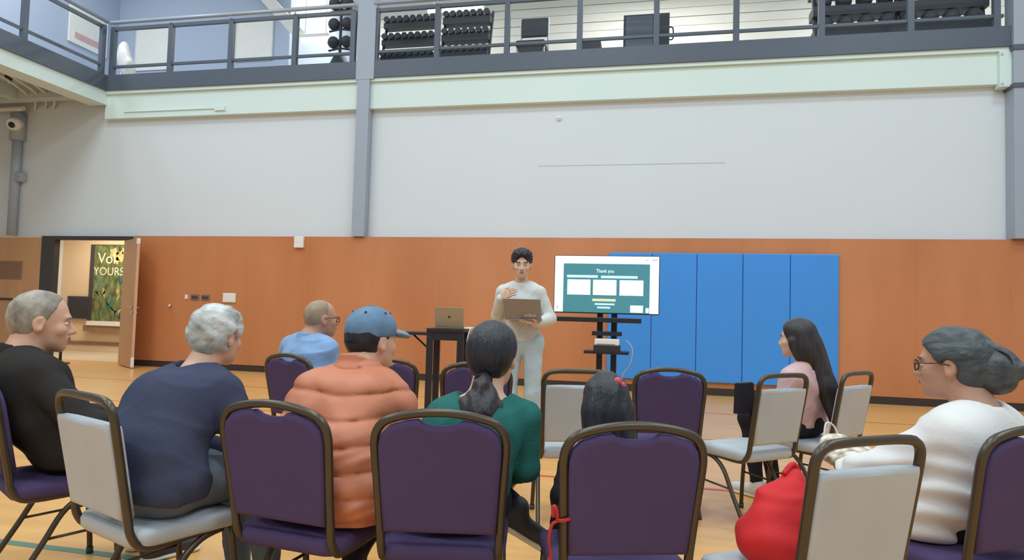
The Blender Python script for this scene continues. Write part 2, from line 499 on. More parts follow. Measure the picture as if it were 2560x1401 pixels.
tag(p, 'thick pale pipe running along the wall top above the camera', 'pipe')
h = empty('fire_sprinkler', (-11.62, 9.75, 5.18))
MB().tube([(0, 0, 0.09), (0, 0, 0.0)], [0.07, 0.05], 12).build('escutcheon', 'rubber_base', h)
MB().tube([(0, 0, 0.0), (0, 0, -0.05)], 0.02, 8).build('nozzle', 'chrome', h)
tag(h, 'small dark sprinkler head under the left balcony', 'sprinkler')
sc = empty('security_camera', (-12.45, 10.6, 4.62))
MB().tube([(0, 0.22, 0.08), (0, 0.1, 0.06)], [0.07, 0.09], 14).build('mount', 'white_plastic', sc)
MB().tube([(0, 0.10, 0.06), (0.02, 0.0, 0.03), (0.03, -0.06, 0.0)], [0.12, 0.13, 0.11], 18).build('housing', 'white_plastic', sc)
MB().ball((0.035, -0.06, -0.005), 0.06).build('lens', 'black_plastic', sc)
tag(sc, 'white round security camera above the grey downpipe', 'camera')
dp = empty('wall_downpipe', (-12.50, 10.84, 0))
MB().tube([(0, -0.09, 2.44), (0, -0.09, 4.9)], 0.085, 12).build('pipe', 'column_grey', dp)
MB().box(-0.02, 0.2, -0.16, -0.02, 3.52, 3.70, 0.01).build('bracket_box', 'column_grey', dp)
MB().tube([(0, -0.09, 4.35), (0, -0.09, 4.9)], 0.14, 12).build('sleeve', 'column_grey', dp)
tag(dp, 'grey vertical pipe on the white wall at the far left', 'pipe')

# columns
c1 = empty('steel_column', (-5.03, 10.74, 0))
MB().box(-0.115, 0.115, -0.10, -0.085, ZW + 0.012, 9.6).build('front_flange', 'column_grey', c1)
MB().box(-0.115, 0.115, 0.06, 0.075, ZW + 0.012, 9.6).build('back_flange', 'column_grey', c1)
MB().box(-0.105, 0.105, -0.085, 0.06, ZW + 0.012, 9.6).build('column_core', 'column_grey', c1)
MB().box(-0.15, 0.19, -0.105, 0.075, 5.22, 9.55, 0.004).build('upper_sleeve', 'column_grey', c1)
tag(c1, 'slim grey steel column rising past the balcony railing', 'column')
c2 = empty('steel_column', (5.25, 10.70, 0))
MB().box(-0.22, 0.26, -0.12, 0.14, ZW + 0.012, 9.6, 0.01).build('column_core', 'column_grey', c2)
MB().box(-0.24, 0.28, -0.14, 0.16, 4.62, 4.68).build('collar', 'steel_grey', c2)
MB().box(-0.24, 0.28, -0.14, 0.16, 5.17, 5.24).build('collar', 'steel_grey', c2)
MB().box(-0.37, -0.22, -0.05, 0.10, 4.66, 5.19).build('gusset_plate', 'beam_paint', c2)
for zz in (4.70, 5.14):
    MB().cyl((-0.34, -0.06, zz), (-0.34, -0.045, zz), 0.02, 8).build('bolt', 'soffit_paint', c2)
tag(c2, 'wide blue grey steel column at the right end of the wall', 'column')


# railings
def railing(name, label, posts, axis, fixed, z0, span):
    r = empty(name, (0, 0, 0))
    def bx(a0, a1, d0, d1, z_0, z_1):
        return MB().box(a0, a1, fixed + d0, fixed + d1, z_0, z_1) if axis == 'x' else MB().box(fixed + d0, fixed + d1, a0, a1, z_0, z_1)
    for p_ in posts:
        bx(p_ - 0.045, p_ + 0.045, -0.04, 0.04, z0, 6.50).build('post', 'steel_grey', r)
    bx(span[0], span[1], -0.03, 0.03, 6.44, 6.50).build('top_rail', 'steel_grey', r)
    bx(span[0], span[1], -0.025, 0.025, 5.70, 5.745).build('bottom_rail', 'steel_grey', r)
    a, b = span
    pts = [(a, fixed - 0.05, 6.58), (b, fixed - 0.05, 6.58)] if axis == 'x' else [(fixed + 0.05, a, 6.58), (fixed + 0.05, b, 6.58)]
    hr = MB().tube(pts, 0.035, 10).build('handrail', 'rail_light', r)
    for p_ in posts:
        q = (p_, fixed - 0.05) if axis == 'x' else (fixed + 0.05, p_)
        MB().cyl((q[0], q[1], 6.49), (q[0], q[1], 6.56), 0.012, 8).build('bracket', 'rail_light', hr)
    return tag(r, label, 'railing')


railing('balcony_railing', 'dark grey steel railing along the back wall balcony left of the column', [-10.31, -9.02, -7.73, -6.42, -5.28], 'x', 10.70, 5.55, (-10.36, -5.24))
railing('balcony_railing', 'dark grey steel railing along the back wall balcony right of the column', [-4.84, -3.71, -2.47, -1.24, 0.0, 1.23, 2.48, 3.72, 4.86], 'x', 10.70, 5.55, (-4.88, 4.95))
railing('balcony_railing', 'dark grey steel railing of the left side balcony running toward the viewer', [10.55, 8.95, 7.3, 5.6, 3.9], 'y', -10.42, 5.55, (2.0, 10.6))

# upper floor
struct(MB().box(-13.6, -7.95, 13.0, 13.2, 5.5, 9.4).build('wall_upper_left', 'blue_grey_paint'))
struct(MB().box(-8.15, -7.95, 13.2, 16.0, 5.5, 9.4).build('wall_upper_return', 'blue_grey_paint'))
struct(MB().box(-13.6, -12.4, -6.5, 13.0, 5.5, 9.5).build('wall_upper_side', 'blue_grey_paint'))
uw = struct(MB().box(-8.0, 9.0, 16.0, 16.2, 5.5, 9.6).build('wall_upper_back', 'plank_white'))
z = 6.4
k = 0
while z < 9.2:
    MB().box(-7.95, 9.0, 15.965 - 0.012 * (k % 2), 16.0, z, z + 0.205).build('plank', 'plank_white', uw)
    z += 0.22
    k += 1
struct(MB().box(-13.6, 9.0, 11.9, 16.2, 9.2, 9.35).build('ceiling_upper', 'ceiling_white'))
db = struct(MB().box(-0.13, 0.13, -1.1, 1.1, -0.12, 0.12).build('trim_7', 'ceiling_white'))
db.location = (-8.32, 12.75, 7.86)
db.rotation_euler = (0, 0, 0)
db.rotation_euler = (0, math.radians(46), 0)
me = db.data
for v in me.vertices:
    v.co = Vector((v.co.y * 1.0, v.co.x * 0.5, v.co.z * 1.0))


def notice(loc, w, h, axis, label):
    o = empty('notice_board', loc)
    if axis == 'y':
        MB().box(-w / 2, w / 2, -0.03, 0, -h / 2, h / 2, 0.004).build('board', 'board_white', o)
        for s_ in (-1, 1):
            MB().box(s_ * w / 2 - 0.012, s_ * w / 2 + 0.012, -0.036, 0.0, -h / 2, h / 2).build('edge_trim', 'ceiling_white', o)
    else:
        MB().box(0, 0.03, -w / 2, w / 2, -h / 2, h / 2, 0.004).build('board', 'board_white', o)
        MB().box(0.03, 0.034, -w / 2 + 0.15, w / 2 - 0.15, -h / 2 + 0.12, -h / 2 + 0.26).build('print_strip', 'knit_pink', o)
    tag(o, label, 'board', 'white boards on the upper wall')


notice((-11.42, 12.995, 7.06), 0.92, 1.0, 'y', 'white board on the blue grey upper wall, left one behind the railing')
notice((-8.80, 12.995, 7.10), 0.90, 0.92, 'y', 'white board on the blue grey upper wall, right one near the beam')
notice((-12.396, 12.15, 7.2), 1.02, 0.86, 'x', 'white printed board on the side wall above the left balcony')
ch = empty('white_lounge_seat', (-10.55, 11.3, 5.5))
MB().tube(smooth_path([(-0.32, 0.25, 0.95), (-0.18, 0.12, 0.70), (0.02, 0.0, 0.48), (0.2, -0.1, 0.36)]), [0.10, 0.11, 0.12, 0.12, 0.13, 0.13, 0.13, 0.13, 0.13, 0.13, 0.13, 0.12, 0.12, 0.11, 0.10, 0.08], 12, flat=2.0).build('shell', 'white_plastic', ch)
for sx in (-0.2, 0.15):
    MB().cyl((sx, 0, 0), (sx * 0.6, 0.02, 0.42), 0.018, 8).build('leg', 'chrome', ch)
tag(ch, 'white curved lounge seat behind the railing corner', 'seat')


def tube_lamp(xc, y, z, L, label):
    o = empty('ceiling_lamp', (xc, y, z))
    MB().cyl((-L / 2, 0, 0), (L / 2, 0, 0), 0.05, 12).build('glowing_tube', 'lamp_tube', o)
    MB().box(-L / 2 - 0.03, L / 2 + 0.03, -0.05, 0.05, 0.05, 0.12).build('lamp_housing', 'board_white', o)
    for s_ in (-1, 1):
        MB().cyl((s_ * L * 0.4, 0, 0.12), (s_ * L * 0.4, 0, 9.2 - z), 0.006, 6).build('hanger', 'rail_light', o)
    tag(o, label, 'lamp', 'tube lamps over the mezzanine')


tube_lamp(-7.10, 12.6, 6.86, 0.60, 'glowing tube lamp beside the ball stand left of the column')
tube_lamp(-4.45, 14.0, 8.0, 1.3, 'glowing tube lamp above the shelf rack right of the column')
tube_lamp(-0.6, 14.0, 8.05, 1.2, 'glowing tube lamp at the top edge above the dark case')


# dumbbell racks and other gym equipment behind the railing
def dumbbell():
    m = MB().cyl((0, -0.07, 0), (0, 0.07, 0), 0.015, 8)
    o = empty('dumbbell')
    m.build('handle', 'chrome', o)
    for s_ in (-1, 1):
        MB().tube([(0, s_ * 0.07, 0), (0, s_ * 0.14, 0)], 0.062, 6).build('weight_head', 'black_rubber', o)
    return o


db_proto = dumbbell()
db_used = [False]


def rack(loc, w, label, n, wide):
    o = empty('dumbbell_rack', loc)
    for s_ in (-1, 1):
        MB().tube([(s_ * w / 2, -0.22, 0), (s_ * w / 2, 0.16, 1.36)], 0.03, 6).build('upright', 'black_rubber', o)
        MB().box(s_ * w / 2 - 0.03, s_ * w / 2 + 0.03, -0.3, 0.25, 0, 0.05).build('foot', 'black_rubber', o)
    tag(o, label, 'rack')
    for t in range(3):
        z_ = 0.36 + t * 0.36
        y_ = -0.10 + t * 0.07
        MB().box(-w / 2, w / 2, y_ - 0.10, y_ + 0.10, z_, z_ + (0.13 if wide else 0.10)).build('shelf', 'black_rubber', o)
        for i in range(n):
            ordn = ['first', 'second', 'third', 'fourth', 'fifth', 'sixth', 'seventh', 'eighth'][i]
            d_ = db_proto if not db_used[0] else copy_tree(db_proto)
            db_used[0] = True
            d_.location = (loc[0] - w / 2 + w * (i + 0.5) / n, loc[1] + y_, loc[2] + z_ + (0.13 if wide else 0.10) + 0.055)
            tag(d_, 'black dumbbell on the %s shelf of the rack %s, %s from left' % (('bottom', 'middle', 'top')[t], 'second from the column' if wide else 'beside the column', ordn), 'dumbbell', 'dumbbells on the mezzanine racks')


rack((-4.60, 11.7, 5.5), 1.06, 'black three tier dumbbell rack directly right of the column', 8, False)
rack((-3.48, 11.7, 5.5), 0.92, 'black three tier dumbbell rack second from the column', 7, True)

gc = empty('exercise_seat', (-2.2, 11.6, 5.5))
MB().box(-0.25, 0.25, 0.14, 0.21, 0.78, 1.14, 0.03).build('back_pad', 'black_rubber', gc)
MB().box(-0.27, 0.27, -0.28, 0.16, 0.44, 0.56, 0.04).build('seat_pad', 'black_rubber', gc)
for s_ in (-1, 1):
    MB().tube([(s_ * 0.24, -0.22, 0), (s_ * 0.24, -0.2, 0.45)], 0.018, 8).build('leg', 'rail_light', gc)
    MB().tube([(s_ * 0.25, 0.2, 0), (s_ * 0.25, 0.18, 1.14)], 0.018, 8).build('leg', 'rail_light', gc)
tag(gc, 'black padded seat with a backrest between racks and dark case', 'seat')
bc = empty('equipment_case', (-0.16, 11.6, 5.5))
MB().box(-0.40, 0.38, -0.2, 0.25, 0.05, 0.92, 0.01).build('body', 'black_rubber', bc)
MB().box(-0.36, 0.10, -0.21, -0.2, 0.10, 0.88).build('front_panel', 'steel_grey', bc)
MB().tube(smooth_path([(0.38, -0.1, 0.70), (0.44, -0.1, 0.68), (0.44, -0.1, 0.50), (0.38, -0.1, 0.48)]), 0.012, 8).build('handle', 'black_rubber', bc)
MB().box(-0.36, 0.34, -0.16, 0.2, 0.0, 0.05).build('plinth', 'black_rubber', bc)
tag(bc, 'dark square equipment case behind the railing', 'case')
wb_ = empty('foam_wedge', (-1.12, 11.5, 5.5))
MB().prism([(-0.18, 0.0), (0.18, 0.0), (0.18, 0.44), (-0.06, 0.50), (-0.18, 0.50)], 'y', -0.2, 0.2).build('block', 'black_rubber', wb_)
MB().box(-0.17, 0.17, -0.206, -0.2, 0.05, 0.08).build('strap', 'steel_grey', wb_)
tag(wb_, 'small dark foam block left of the equipment case', 'block')


def ball_obj(loc, r, label, group, m='black_rubber'):
    o = MB().ball((0, 0, 0), r, 18, 12)
    o.tube([(r * 1.002 * math.cos(a), r * 1.002 * math.sin(a), 0) for a in [2 * PI * k / 24 for k in range(24)]], 0.006, 4, closed=True)
    b = o.build('medicine_ball', m)
    b.location = loc
    b.rotation_euler = (0.5, 0.2, 0)
    tag(b, label, 'ball', group)


br = empty('ball_rack', (3.85, 11.7, 5.5))
for xx in (-1.25, -1.05, 0.02, 1.25):
    MB().tube([(xx, -0.16, 0), (xx, 0.1, 1.5)], 0.04, 6).build('upright', 'black_rubber', br)
for t in range(3):
    y_ = -0.1 + 0.1 * t
    z_ = 0.36 + 0.42 * t
    MB().box(-1.3, 1.3, y_ - 0.16, y_ + 0.16, z_ - 0.02, z_ + 0.14).build('shelf', 'black_rubber', br)
    if t < 2:
        for i in range(8):
            if abs(i - 3.5) < 0.1:
                continue
            ball_obj((2.74 + i * 0.315, 11.7 + y_, 5.5 + z_ + 0.14 + 0.125), 0.13, 'dark medicine ball on the %s tier of the long rack, %s from left' % (('lower', 'upper')[t], ['first', 'second', 'third', 'fourth', 'fifth', 'sixth', 'seventh', 'eighth'][i]), 'medicine balls on the long rack')
tag(br, 'long dark ball rack behind the railing by the right column', 'rack')
bt = empty('ball_stand', (-6.0, 11.6, 5.5))
MB().tube([(0, 0, 0), (0, 0, 1.9)], 0.03, 8).build('pole', 'black_rubber', bt)
MB().tube([(0, 0, 0.0), (0, 0, 0.55)], [0.36, 0.12], 16).build('base', 'black_rubber', bt)
for z_ in (0.72, 1.10, 1.48):
    MB().tube([(-0.24, 0, z_ - 0.04), (0, 0, z_), (0.24, 0, z_ - 0.04)], 0.02, 6).build('arm', 'black_rubber', bt)
tag(bt, 'dark ball stand behind the railing left of the column', 'stand')
for z_ in (0.84, 1.20, 1.60):
    for s_ in (-1, 1):
        ball_obj((-6.0 + s_ * 0.14, 11.6 - 0.0, 5.5 + z_), 0.118, 'dark medicine ball on the %s arm of the ball stand, %s side' % ({0.84: 'lowest', 1.20: 'middle', 1.60: 'highest'}[z_], 'left' if s_ < 0 else 'right'), 'medicine balls on the ball stand')

# wall fittings
th = empty('wall_box', (-6.155, YW, 2.335))
MB().box(-0.09, 0.09, -0.06, 0, -0.10, 0.10, 0.01).build('cover', 'white_plastic', th)
MB().box(-0.05, 0.05, -0.064, -0.06, 0.0, 0.05).build('display', 'board_white', th)
tag(th, 'small white box at the top edge of the wood wall', 'wall box')
pl = empty('wall_plate', (-7.515, YW, 1.315))
MB().box(-0.13, 0.13, -0.02, 0, -0.085, 0.085, 0.006).build('cover', 'white_plastic', pl)
MB().box(-0.10, 0.10, -0.023, -0.02, -0.06, 0.06).build('panel', 'board_white', pl)
tag(pl, 'square white plate on the wood wall above the white haired person', 'wall plate')
for xx, lb in ((-8.23, 'brown switch plate on the wood wall, left of two'), (-8.01, 'brown switch plate on the wood wall, right of two')):
    s_ = empty('switch_plate', (xx, YW, 1.305))
    MB().box(-0.085, 0.085, -0.014, 0, -0.05, 0.05, 0.004).build('cover', 'grey_plastic', s_)
    for q in (-0.04, 0.0, 0.04):
        MB().box(q - 0.012, q + 0.012, -0.02, -0.014, -0.022, 0.022).build('toggle', 'rubber_base', s_)
    tag(s_, lb, 'switch')
s_ = empty('call_button', (-8.41, YW, 1.31))
MB().box(-0.03, 0.03, -0.015, 0, -0.04, 0.04, 0.004).build('cover', 'white_plastic', s_)
MB().cyl((0, -0.015, 0), (0, -0.022, 0), 0.015, 10).build('button', 'board_white', s_)
tag(s_, 'small white button left of the brown switch plates', 'button')
s_ = empty('door_stop', (-8.73, YW, 1.14))
MB().tube([(0, 0, 0), (0, -0.04, 0)], [0.025, 0.02], 10).build('stub', 'chrome', s_)
MB().ball((0, -0.045, 0), 0.02).build('tip', 'white_plastic', s_)
tag(s_, 'tiny pale wall stop on the wood wall beside the open door', 'door stop')
s_ = empty('motion_sensor', (-1.57, YU, 4.47))
MB().tube([(0, 0, 0), (0, -0.03, 0)], [0.05, 0.04], 12).build('cover', 'white_plastic', s_)
MB().ball((0, -0.03, 0), 0.025).build('lens', 'board_white', s_)
tag(s_, 'tiny white sensor high on the white wall', 'sensor')

# blue wall mats
wm = empty('wall_mat', (0, YW, 0))
for k in range(5):
    xa = 2.74 - (k + 1) * 0.685
    MB().box(xa + 0.003, xa + 0.682, -0.05, 0.0, 0.20, 2.20, 0.012).build('mat_panel', 'mat_vinyl', wm)
tag(wm, 'bright blue padded wall mat of five tall panels', 'wall mat')

# ------------------------------------------------------------------ television on a stand
tv = empty('television', (-0.475, 7.05, 0))
tv.rotation_euler = (0, 0, math.radians(1.0))
TW, T0, T1 = 0.555, 1.215, 1.835
MB().box(-TW, TW, 0.0, 0.045, T0, T1, 0.006).build('casing', 'black_plastic', tv)
scr = MB().box(-TW + 0.008, TW - 0.008, -0.003, 0.0, T0 + 0.012, T1 - 0.008).build('screen', 'screen_glow', tv)
TWs, TH = 2 * TW - 0.016, T1 - T0 - 0.02
sx0, sz0 = -TW + 0.008, T0 + 0.012


def scrbox(a0, a1, b0, b1, m, nm, d=0.0045):
    """rectangle in screen fractions (left, right, top, bottom)"""
    return MB().box(sx0 + a0 * TWs, sx0 + a1 * TWs, -d, -0.003, sz0 + (1 - b1) * TH, sz0 + (1 - b0) * TH).build(nm, m, scr)


scrbox(0.085, 0.915, 0.135, 1.0, 'screen_green', 'slide')
for a0 in (0.125, 0.375, 0.63):
    scrbox(a0, a0 + 0.225, 0.42, 0.69, 'screen_card', 'slide_card', 0.006)
for q, b in ((0.46, 0), (0.51, 0), (0.56, 0)):
    pass
scrbox(0.12, 0.42, 0.34, 0.385, 'screen_text', 'subtitle_line', 0.006)
scrbox(0.45, 0.80, 0.345, 0.39, 'screen_text', 'subtitle_line', 0.006)
scrbox(0.37, 0.595, 0.755, 0.80, 'screen_yellow', 'caption_line', 0.006)
scrbox(0.395, 0.585, 0.835, 0.865, 'screen_text', 'caption_line', 0.006)
scrbox(0.42, 0.545, 0.895, 0.925, 'screen_text', 'caption_line', 0.006)
scrbox(0.735, 0.855, 0.86, 0.985, 'screen_card', 'logo_block', 0.006)
scrbox(0.88, 0.91, 0.90, 0.985, 'screen_card', 'logo_block', 0.006)
scrbox(0.875, 0.90, 0.05, 0.075, 'screen_lilac', 'window_button', 0.006)
scrbox(0.935, 0.985, 0.045, 0.075, 'screen_lilac', 'window_button', 0.006)
scrbox(0.02, 0.045, 0.90, 0.935, 'screen_lilac', 'tool_icon', 0.006)
scrbox(0.02, 0.04, 0.17, 0.185, 'screen_lilac', 'tool_icon', 0.006)
text_mesh('slide_title', 'Thank you', 0.052, 'screen_card', scr, (sx0 + 0.49 * TWs, -0.006, sz0 + (1 - 0.265) * TH), (PI / 2, 0, 0), 0.0008, 0.85)
tag(tv, 'flat television showing a green slide with three white cards', 'television')
tvs = empty('television_stand', (-0.46, 7.10, 0))
for xx in (-0.075, 0.075):
    MB().box(xx - 0.03, xx + 0.03, 0.0, 0.05, 0.06, 1.55).build('upright', 'black_metal', tvs)
MB().box(-0.12, 0.12, -0.006, 0.05, 1.24, 1.50).build('mount_plate', 'black_metal', tvs)
for xx in (-0.33, 0.33):
    MB().box(xx - 0.025, xx + 0.025, -0.34, 0.34, 0.04, 0.09).build('foot', 'black_metal', tvs)
    for yy in (-0.3, 0.3):
        MB().cyl((xx - 0.015, yy, 0.03), (xx + 0.015, yy, 0.03), 0.03, 10).build('caster', 'black_rubber', tvs)
MB().box(-0.36, 0.36, 0.0, 0.05, 0.06, 0.10).build('base_bar', 'black_metal', tvs)
MB().box(-0.52, 0.36, -0.16, 0.0, 1.125, 1.175, 0.006).build('camera_shelf', 'black_metal', tvs)
MB().box(-0.15, 0.16, -0.10, 0.0, 0.985, 1.03, 0.006).build('device_bracket', 'black_metal', tvs)
MB().box(-0.22, 0.24, -0.22, 0.0, 0.80, 0.83, 0.004).build('lower_shelf', 'black_metal', tvs)
MB().tube(smooth_path([(0.2, -0.05, 0.95), (0.27, -0.03, 0.86), (0.25, 0.0, 0.7), (0.17, 0.03, 0.55), (0.22, 0.05, 0.3), (0.28, 0.1, 0.02)]), 0.006, 6).build('cable', 'cable_white', tvs)
tag(tvs, 'black two pole wheeled stand carrying the television', 'television stand')
md = empty('media_player', (-0.44, 6.98, 0.83))
MB().box(-0.13, 0.12, -0.09, 0.09, 0.06, 0.125, 0.008).build('casing', 'white_plastic', md)
MB().box(-0.14, 0.13, -0.10, 0.10, 0.0, 0.06, 0.004).build('dock', 'black_plastic', md)
MB().box(-0.11, 0.08, -0.094, -0.09, 0.07, 0.075).build('slot', 'grey_plastic', md)
tag(md, 'white media box on the lower shelf of the television stand', 'media player')

# ------------------------------------------------------------------ tall table with laptop
tb = empty('tall_table', (-2.06, 6.62, 0))
tb.rotation_euler = (0, 0, math.radians(6))
MB().box(-0.20, 0.19, -0.18, 0.22, 0.985, 1.02, 0.004).build('table_top', 'black_metal', tb)
MB().box(-0.18, 0.17, -0.165, -0.15, 0.90, 0.985).build('apron', 'black_metal', tb)
MB().box(-0.18, 0.17, 0.19, 0.205, 0.90, 0.985).build('apron', 'black_metal', tb)
for sx in (-0.165, 0.15):
    for sy in (-0.15, 0.19):
        MB().box(sx - 0.032, sx + 0.032, sy - 0.02, sy + 0.02, 0.0, 0.985).build('leg', 'black_metal', tb)
MB().box(-0.165, 0.15, -0.16, -0.14, 0.18, 0.22).build('stretcher', 'black_metal', tb)
MB().box(-0.44, -0.18, -0.16, 0.12, 0.945, 0.975, 0.004).build('side_leaf', 'black_metal', tb)
MB().tube([(-0.19, 0.0, 0.78), (-0.38, 0.0, 0.945)], 0.01, 6).build('leaf_brace', 'black_metal', tb)
tag(tb, 'tall narrow black table with a side leaf holding a laptop', 'table')


def laptop(name, loc, rz, w, dep_, hgt, tilt, m, label):
    o = empty(name, loc, rz)
    MB().box(-w / 2, w / 2, 0.0, dep_, 0.0, 0.016, 0.004).build('keyboard_base', m, o)
    MB().box(-w / 2 + 0.02, w / 2 - 0.02, 0.03, dep_ * 0.6, 0.016, 0.018).build('keys', 'black_plastic', o)
    c, s__ = math.cos(tilt), math.sin(tilt)
    lid = MB()
    lid.box(-w / 2, w / 2, -0.004, 0.004, 0.0, hgt, 0.003)
    lo = lid.build('lid', m, o)
    lo.location = (0, 0, 0.016)
    lo.rotation_euler = (tilt, 0, 0)
    b = MB().box(-w / 2 + 0.008, w / 2 - 0.008, 0.004, 0.0055, 0.012, hgt - 0.008).build('display', 'black_plastic', lo)
    return tag(o, label, 'laptop'), lo


lt, lid = laptop('laptop', (-2.03, 6.53, 1.021), math.radians(4), 0.30, 0.21, 0.205, math.radians(12), 'laptop_tan', 'open tan grey laptop on the tall black table')
MB().ball((0.0, -0.0045, 0.105), 0.014, 10, 6, (1, 0.15, 1)).build('lid_mark', 'laptop_mark', lid)
cb = empty('cable_adapter', (-1.84, 6.55, 1.021))
MB().box(-0.03, 0.05, -0.03, 0.03, 0.0, 0.02, 0.004).build('adapter', 'white_plastic', cb)
MB().tube(smooth_path([(0.05, 0, 0.012), (0.075, -0.02, 0.015), (0.07, -0.16, 0.0), (0.06, -0.215, -0.1), (0.05, -0.21, -0.25)]), 0.006, 6).build('cord', 'cable_white', cb)
tag(cb, 'small white adapter with a cord beside the tan laptop', 'adapter')

# ------------------------------------------------------------------ banquet chairs
def sweep(pts, r=0.0125, sub=4, n=8):
    return MB().tube(smooth_path(pts, sub), r, n)


def yback(z_):
    return -0.205 - (z_ - 0.47) * 0.19


def chair(kind):
    o = empty('banquet_chair')
    if kind == 'crown':
        fabric = 'purple_fabric'
        half = [(0.192, 0.50), (0.198, 0.62), (0.206, 0.74), (0.208, 0.795), (0.200, 0.834), (0.172, 0.866), (0.115, 0.884), (0.05, 0.894)]
        apex = 0.896
    else:
        fabric = 'grey_vinyl'
        half = [(0.188, 0.50), (0.190, 0.62), (0.193, 0.74), (0.194, 0.82), (0.188, 0.862), (0.160, 0.888), (0.10, 0.895), (0.05, 0.896)]
        apex = 0.896
    low_ = [(0.185, 0.19, 0.405), (0.187, 0.02, 0.398), (0.188, -0.12, 0.396), (0.189, -0.175, 0.412), (0.190, -0.203, 0.455)]
    pts = low_ + [(x_, yback(z_), z_) for x_, z_ in half] + [(0, yback(apex), apex)] + [(-x_, yback(z_), z_) for x_, z_ in half[::-1]] + [(-x_, y_, z_) for x_, y_, z_ in low_[::-1]]
    sweep(pts, 0.0145, 3, 8).build('back_frame', 'chair_tube', o)
    # back pad: outline in (x, z), front and back skins bowed slightly
    if kind == 'crown':
        R = [(0.180, 0.506), (0.186, 0.62), (0.193, 0.74), (0.194, 0.79), (0.186, 0.824), (0.160, 0.850), (0.108, 0.868), (0.070, 0.873), (0.052, 0.860), (0.02, 0.854)]
        bot = 0.488
    else:
        R = [(0.180, 0.498), (0.182, 0.62), (0.184, 0.74), (0.184, 0.80), (0.180, 0.815), (0.10, 0.818), (0.0, 0.818)]
        bot = 0.488
    out = R + [(-x_, z_) for x_, z_ in R[::-1]]
    cz = 0.66
    ver, fac = [], []
    n_ = len(out)
    layers = [(-0.022, 0.90), (-0.020, 0.96), (-0.014, 1.0), (0.016, 1.0), (0.030, 0.95), (0.036, 0.86)]
    for off, s__ in layers:
        for x_, z_ in out:
            xx, zz = x_ * s__, cz + (z_ - cz) * s__
            ver.append((xx, yback(zz) + off, zz))
    nl = len(layers)
    for l in range(nl - 1):
        for i in range(n_):
            j = (i + 1) % n_
            fac.append((l * n_ + i, l * n_ + j, (l + 1) * n_ + j, (l + 1) * n_ + i))
    b = MB()
    b._add(ver, fac, True)
    b.f.append(tuple(range(n_))[::-1]); b.sm.append(False)
    b.f.append(tuple(range((nl - 1) * n_, nl * n_))); b.sm.append(False)
    b.build('back_pad', fabric, o)
    # seat cushion: rounded-rectangle layers
    def rr(w, d, r, cy, m_=6):
        q = []
        for cx_, cy_, a0 in ((w - r, d - r, 0), (-w + r, d - r, 90), (-w + r, -d + r, 180), (w - r, -d + r, 270)):
            for k_ in range(m_):
                a = math.radians(a0 + 90 * k_ / (m_ - 1))
                q.append((cx_ + r * math.cos(a), cy + cy_ + r * math.sin(a)))
        return q
    lay = [(0.200, 0.195, 0.412), (0.208, 0.205, 0.425), (0.210, 0.207, 0.452), (0.204, 0.200, 0.468), (0.17, 0.165, 0.476), (0.08, 0.08, 0.480)]
    vv, ff = [], []
    for w, d, z_ in lay:
        vv += [(px, py, z_ - 0.014 - 0.012 * max(0, (py - 0.1) / 0.1) ** 2) for px, py in rr(w, d, min(0.06, w * 0.5), 0.005)]
    n_ = len(vv) // len(lay)
    for l in range(len(lay) - 1):
        for i in range(n_):
            j = (i + 1) % n_
            ff.append((l * n_ + i, l * n_ + j, (l + 1) * n_ + j, (l + 1) * n_ + i))
    ff.append(tuple(range(n_))[::-1])
    ff.append(tuple(range((len(lay) - 1) * n_, len(lay) * n_)))
    MB()._add(vv, ff, True).build('seat_cushion', fabric, o)
    MB().box(-0.185, 0.185, 0.17, 0.19, 0.392, 0.412).build('seat_rail', 'chair_tube', o)
    MB().box(-0.185, 0.185, -0.11, -0.09, 0.386, 0.41).build('seat_rail', 'chair_tube', o)
    for s__ in (-1, 1):
        lg = sweep([(s__ * 0.186, 0.13, 0.392), (s__ * 0.187, 0.05, 0.375), (s__ * 0.190, -0.02, 0.32), (s__ * 0.194, -0.09, 0.20), (s__ * 0.200, -0.205, 0.01)], 0.0125, 4).build('leg', 'chair_tube', o)
        MB().cyl((s__ * 0.200, -0.203, 0.0), (s__ * 0.199, -0.195, 0.03), 0.0155, 8).build('foot_cap', 'black_rubber', lg)
        lg = sweep([(s__ * 0.186, 0.165, 0.40), (s__ * 0.192, 0.19, 0.2), (s__ * 0.198, 0.205, 0.01)], 0.0125, 3).build('leg', 'chair_tube', o)
        MB().cyl((s__ * 0.198, 0.205, 0.0), (s__ * 0.197, 0.203, 0.03), 0.0155, 8).build('foot_cap', 'black_rubber', lg)
        MB().tube([(s__ * 0.193, -0.075, 0.225), (s__ * 0.192, 0.19, 0.235)], 0.006, 6).build('stretcher', 'chair_tube', o)
    return o


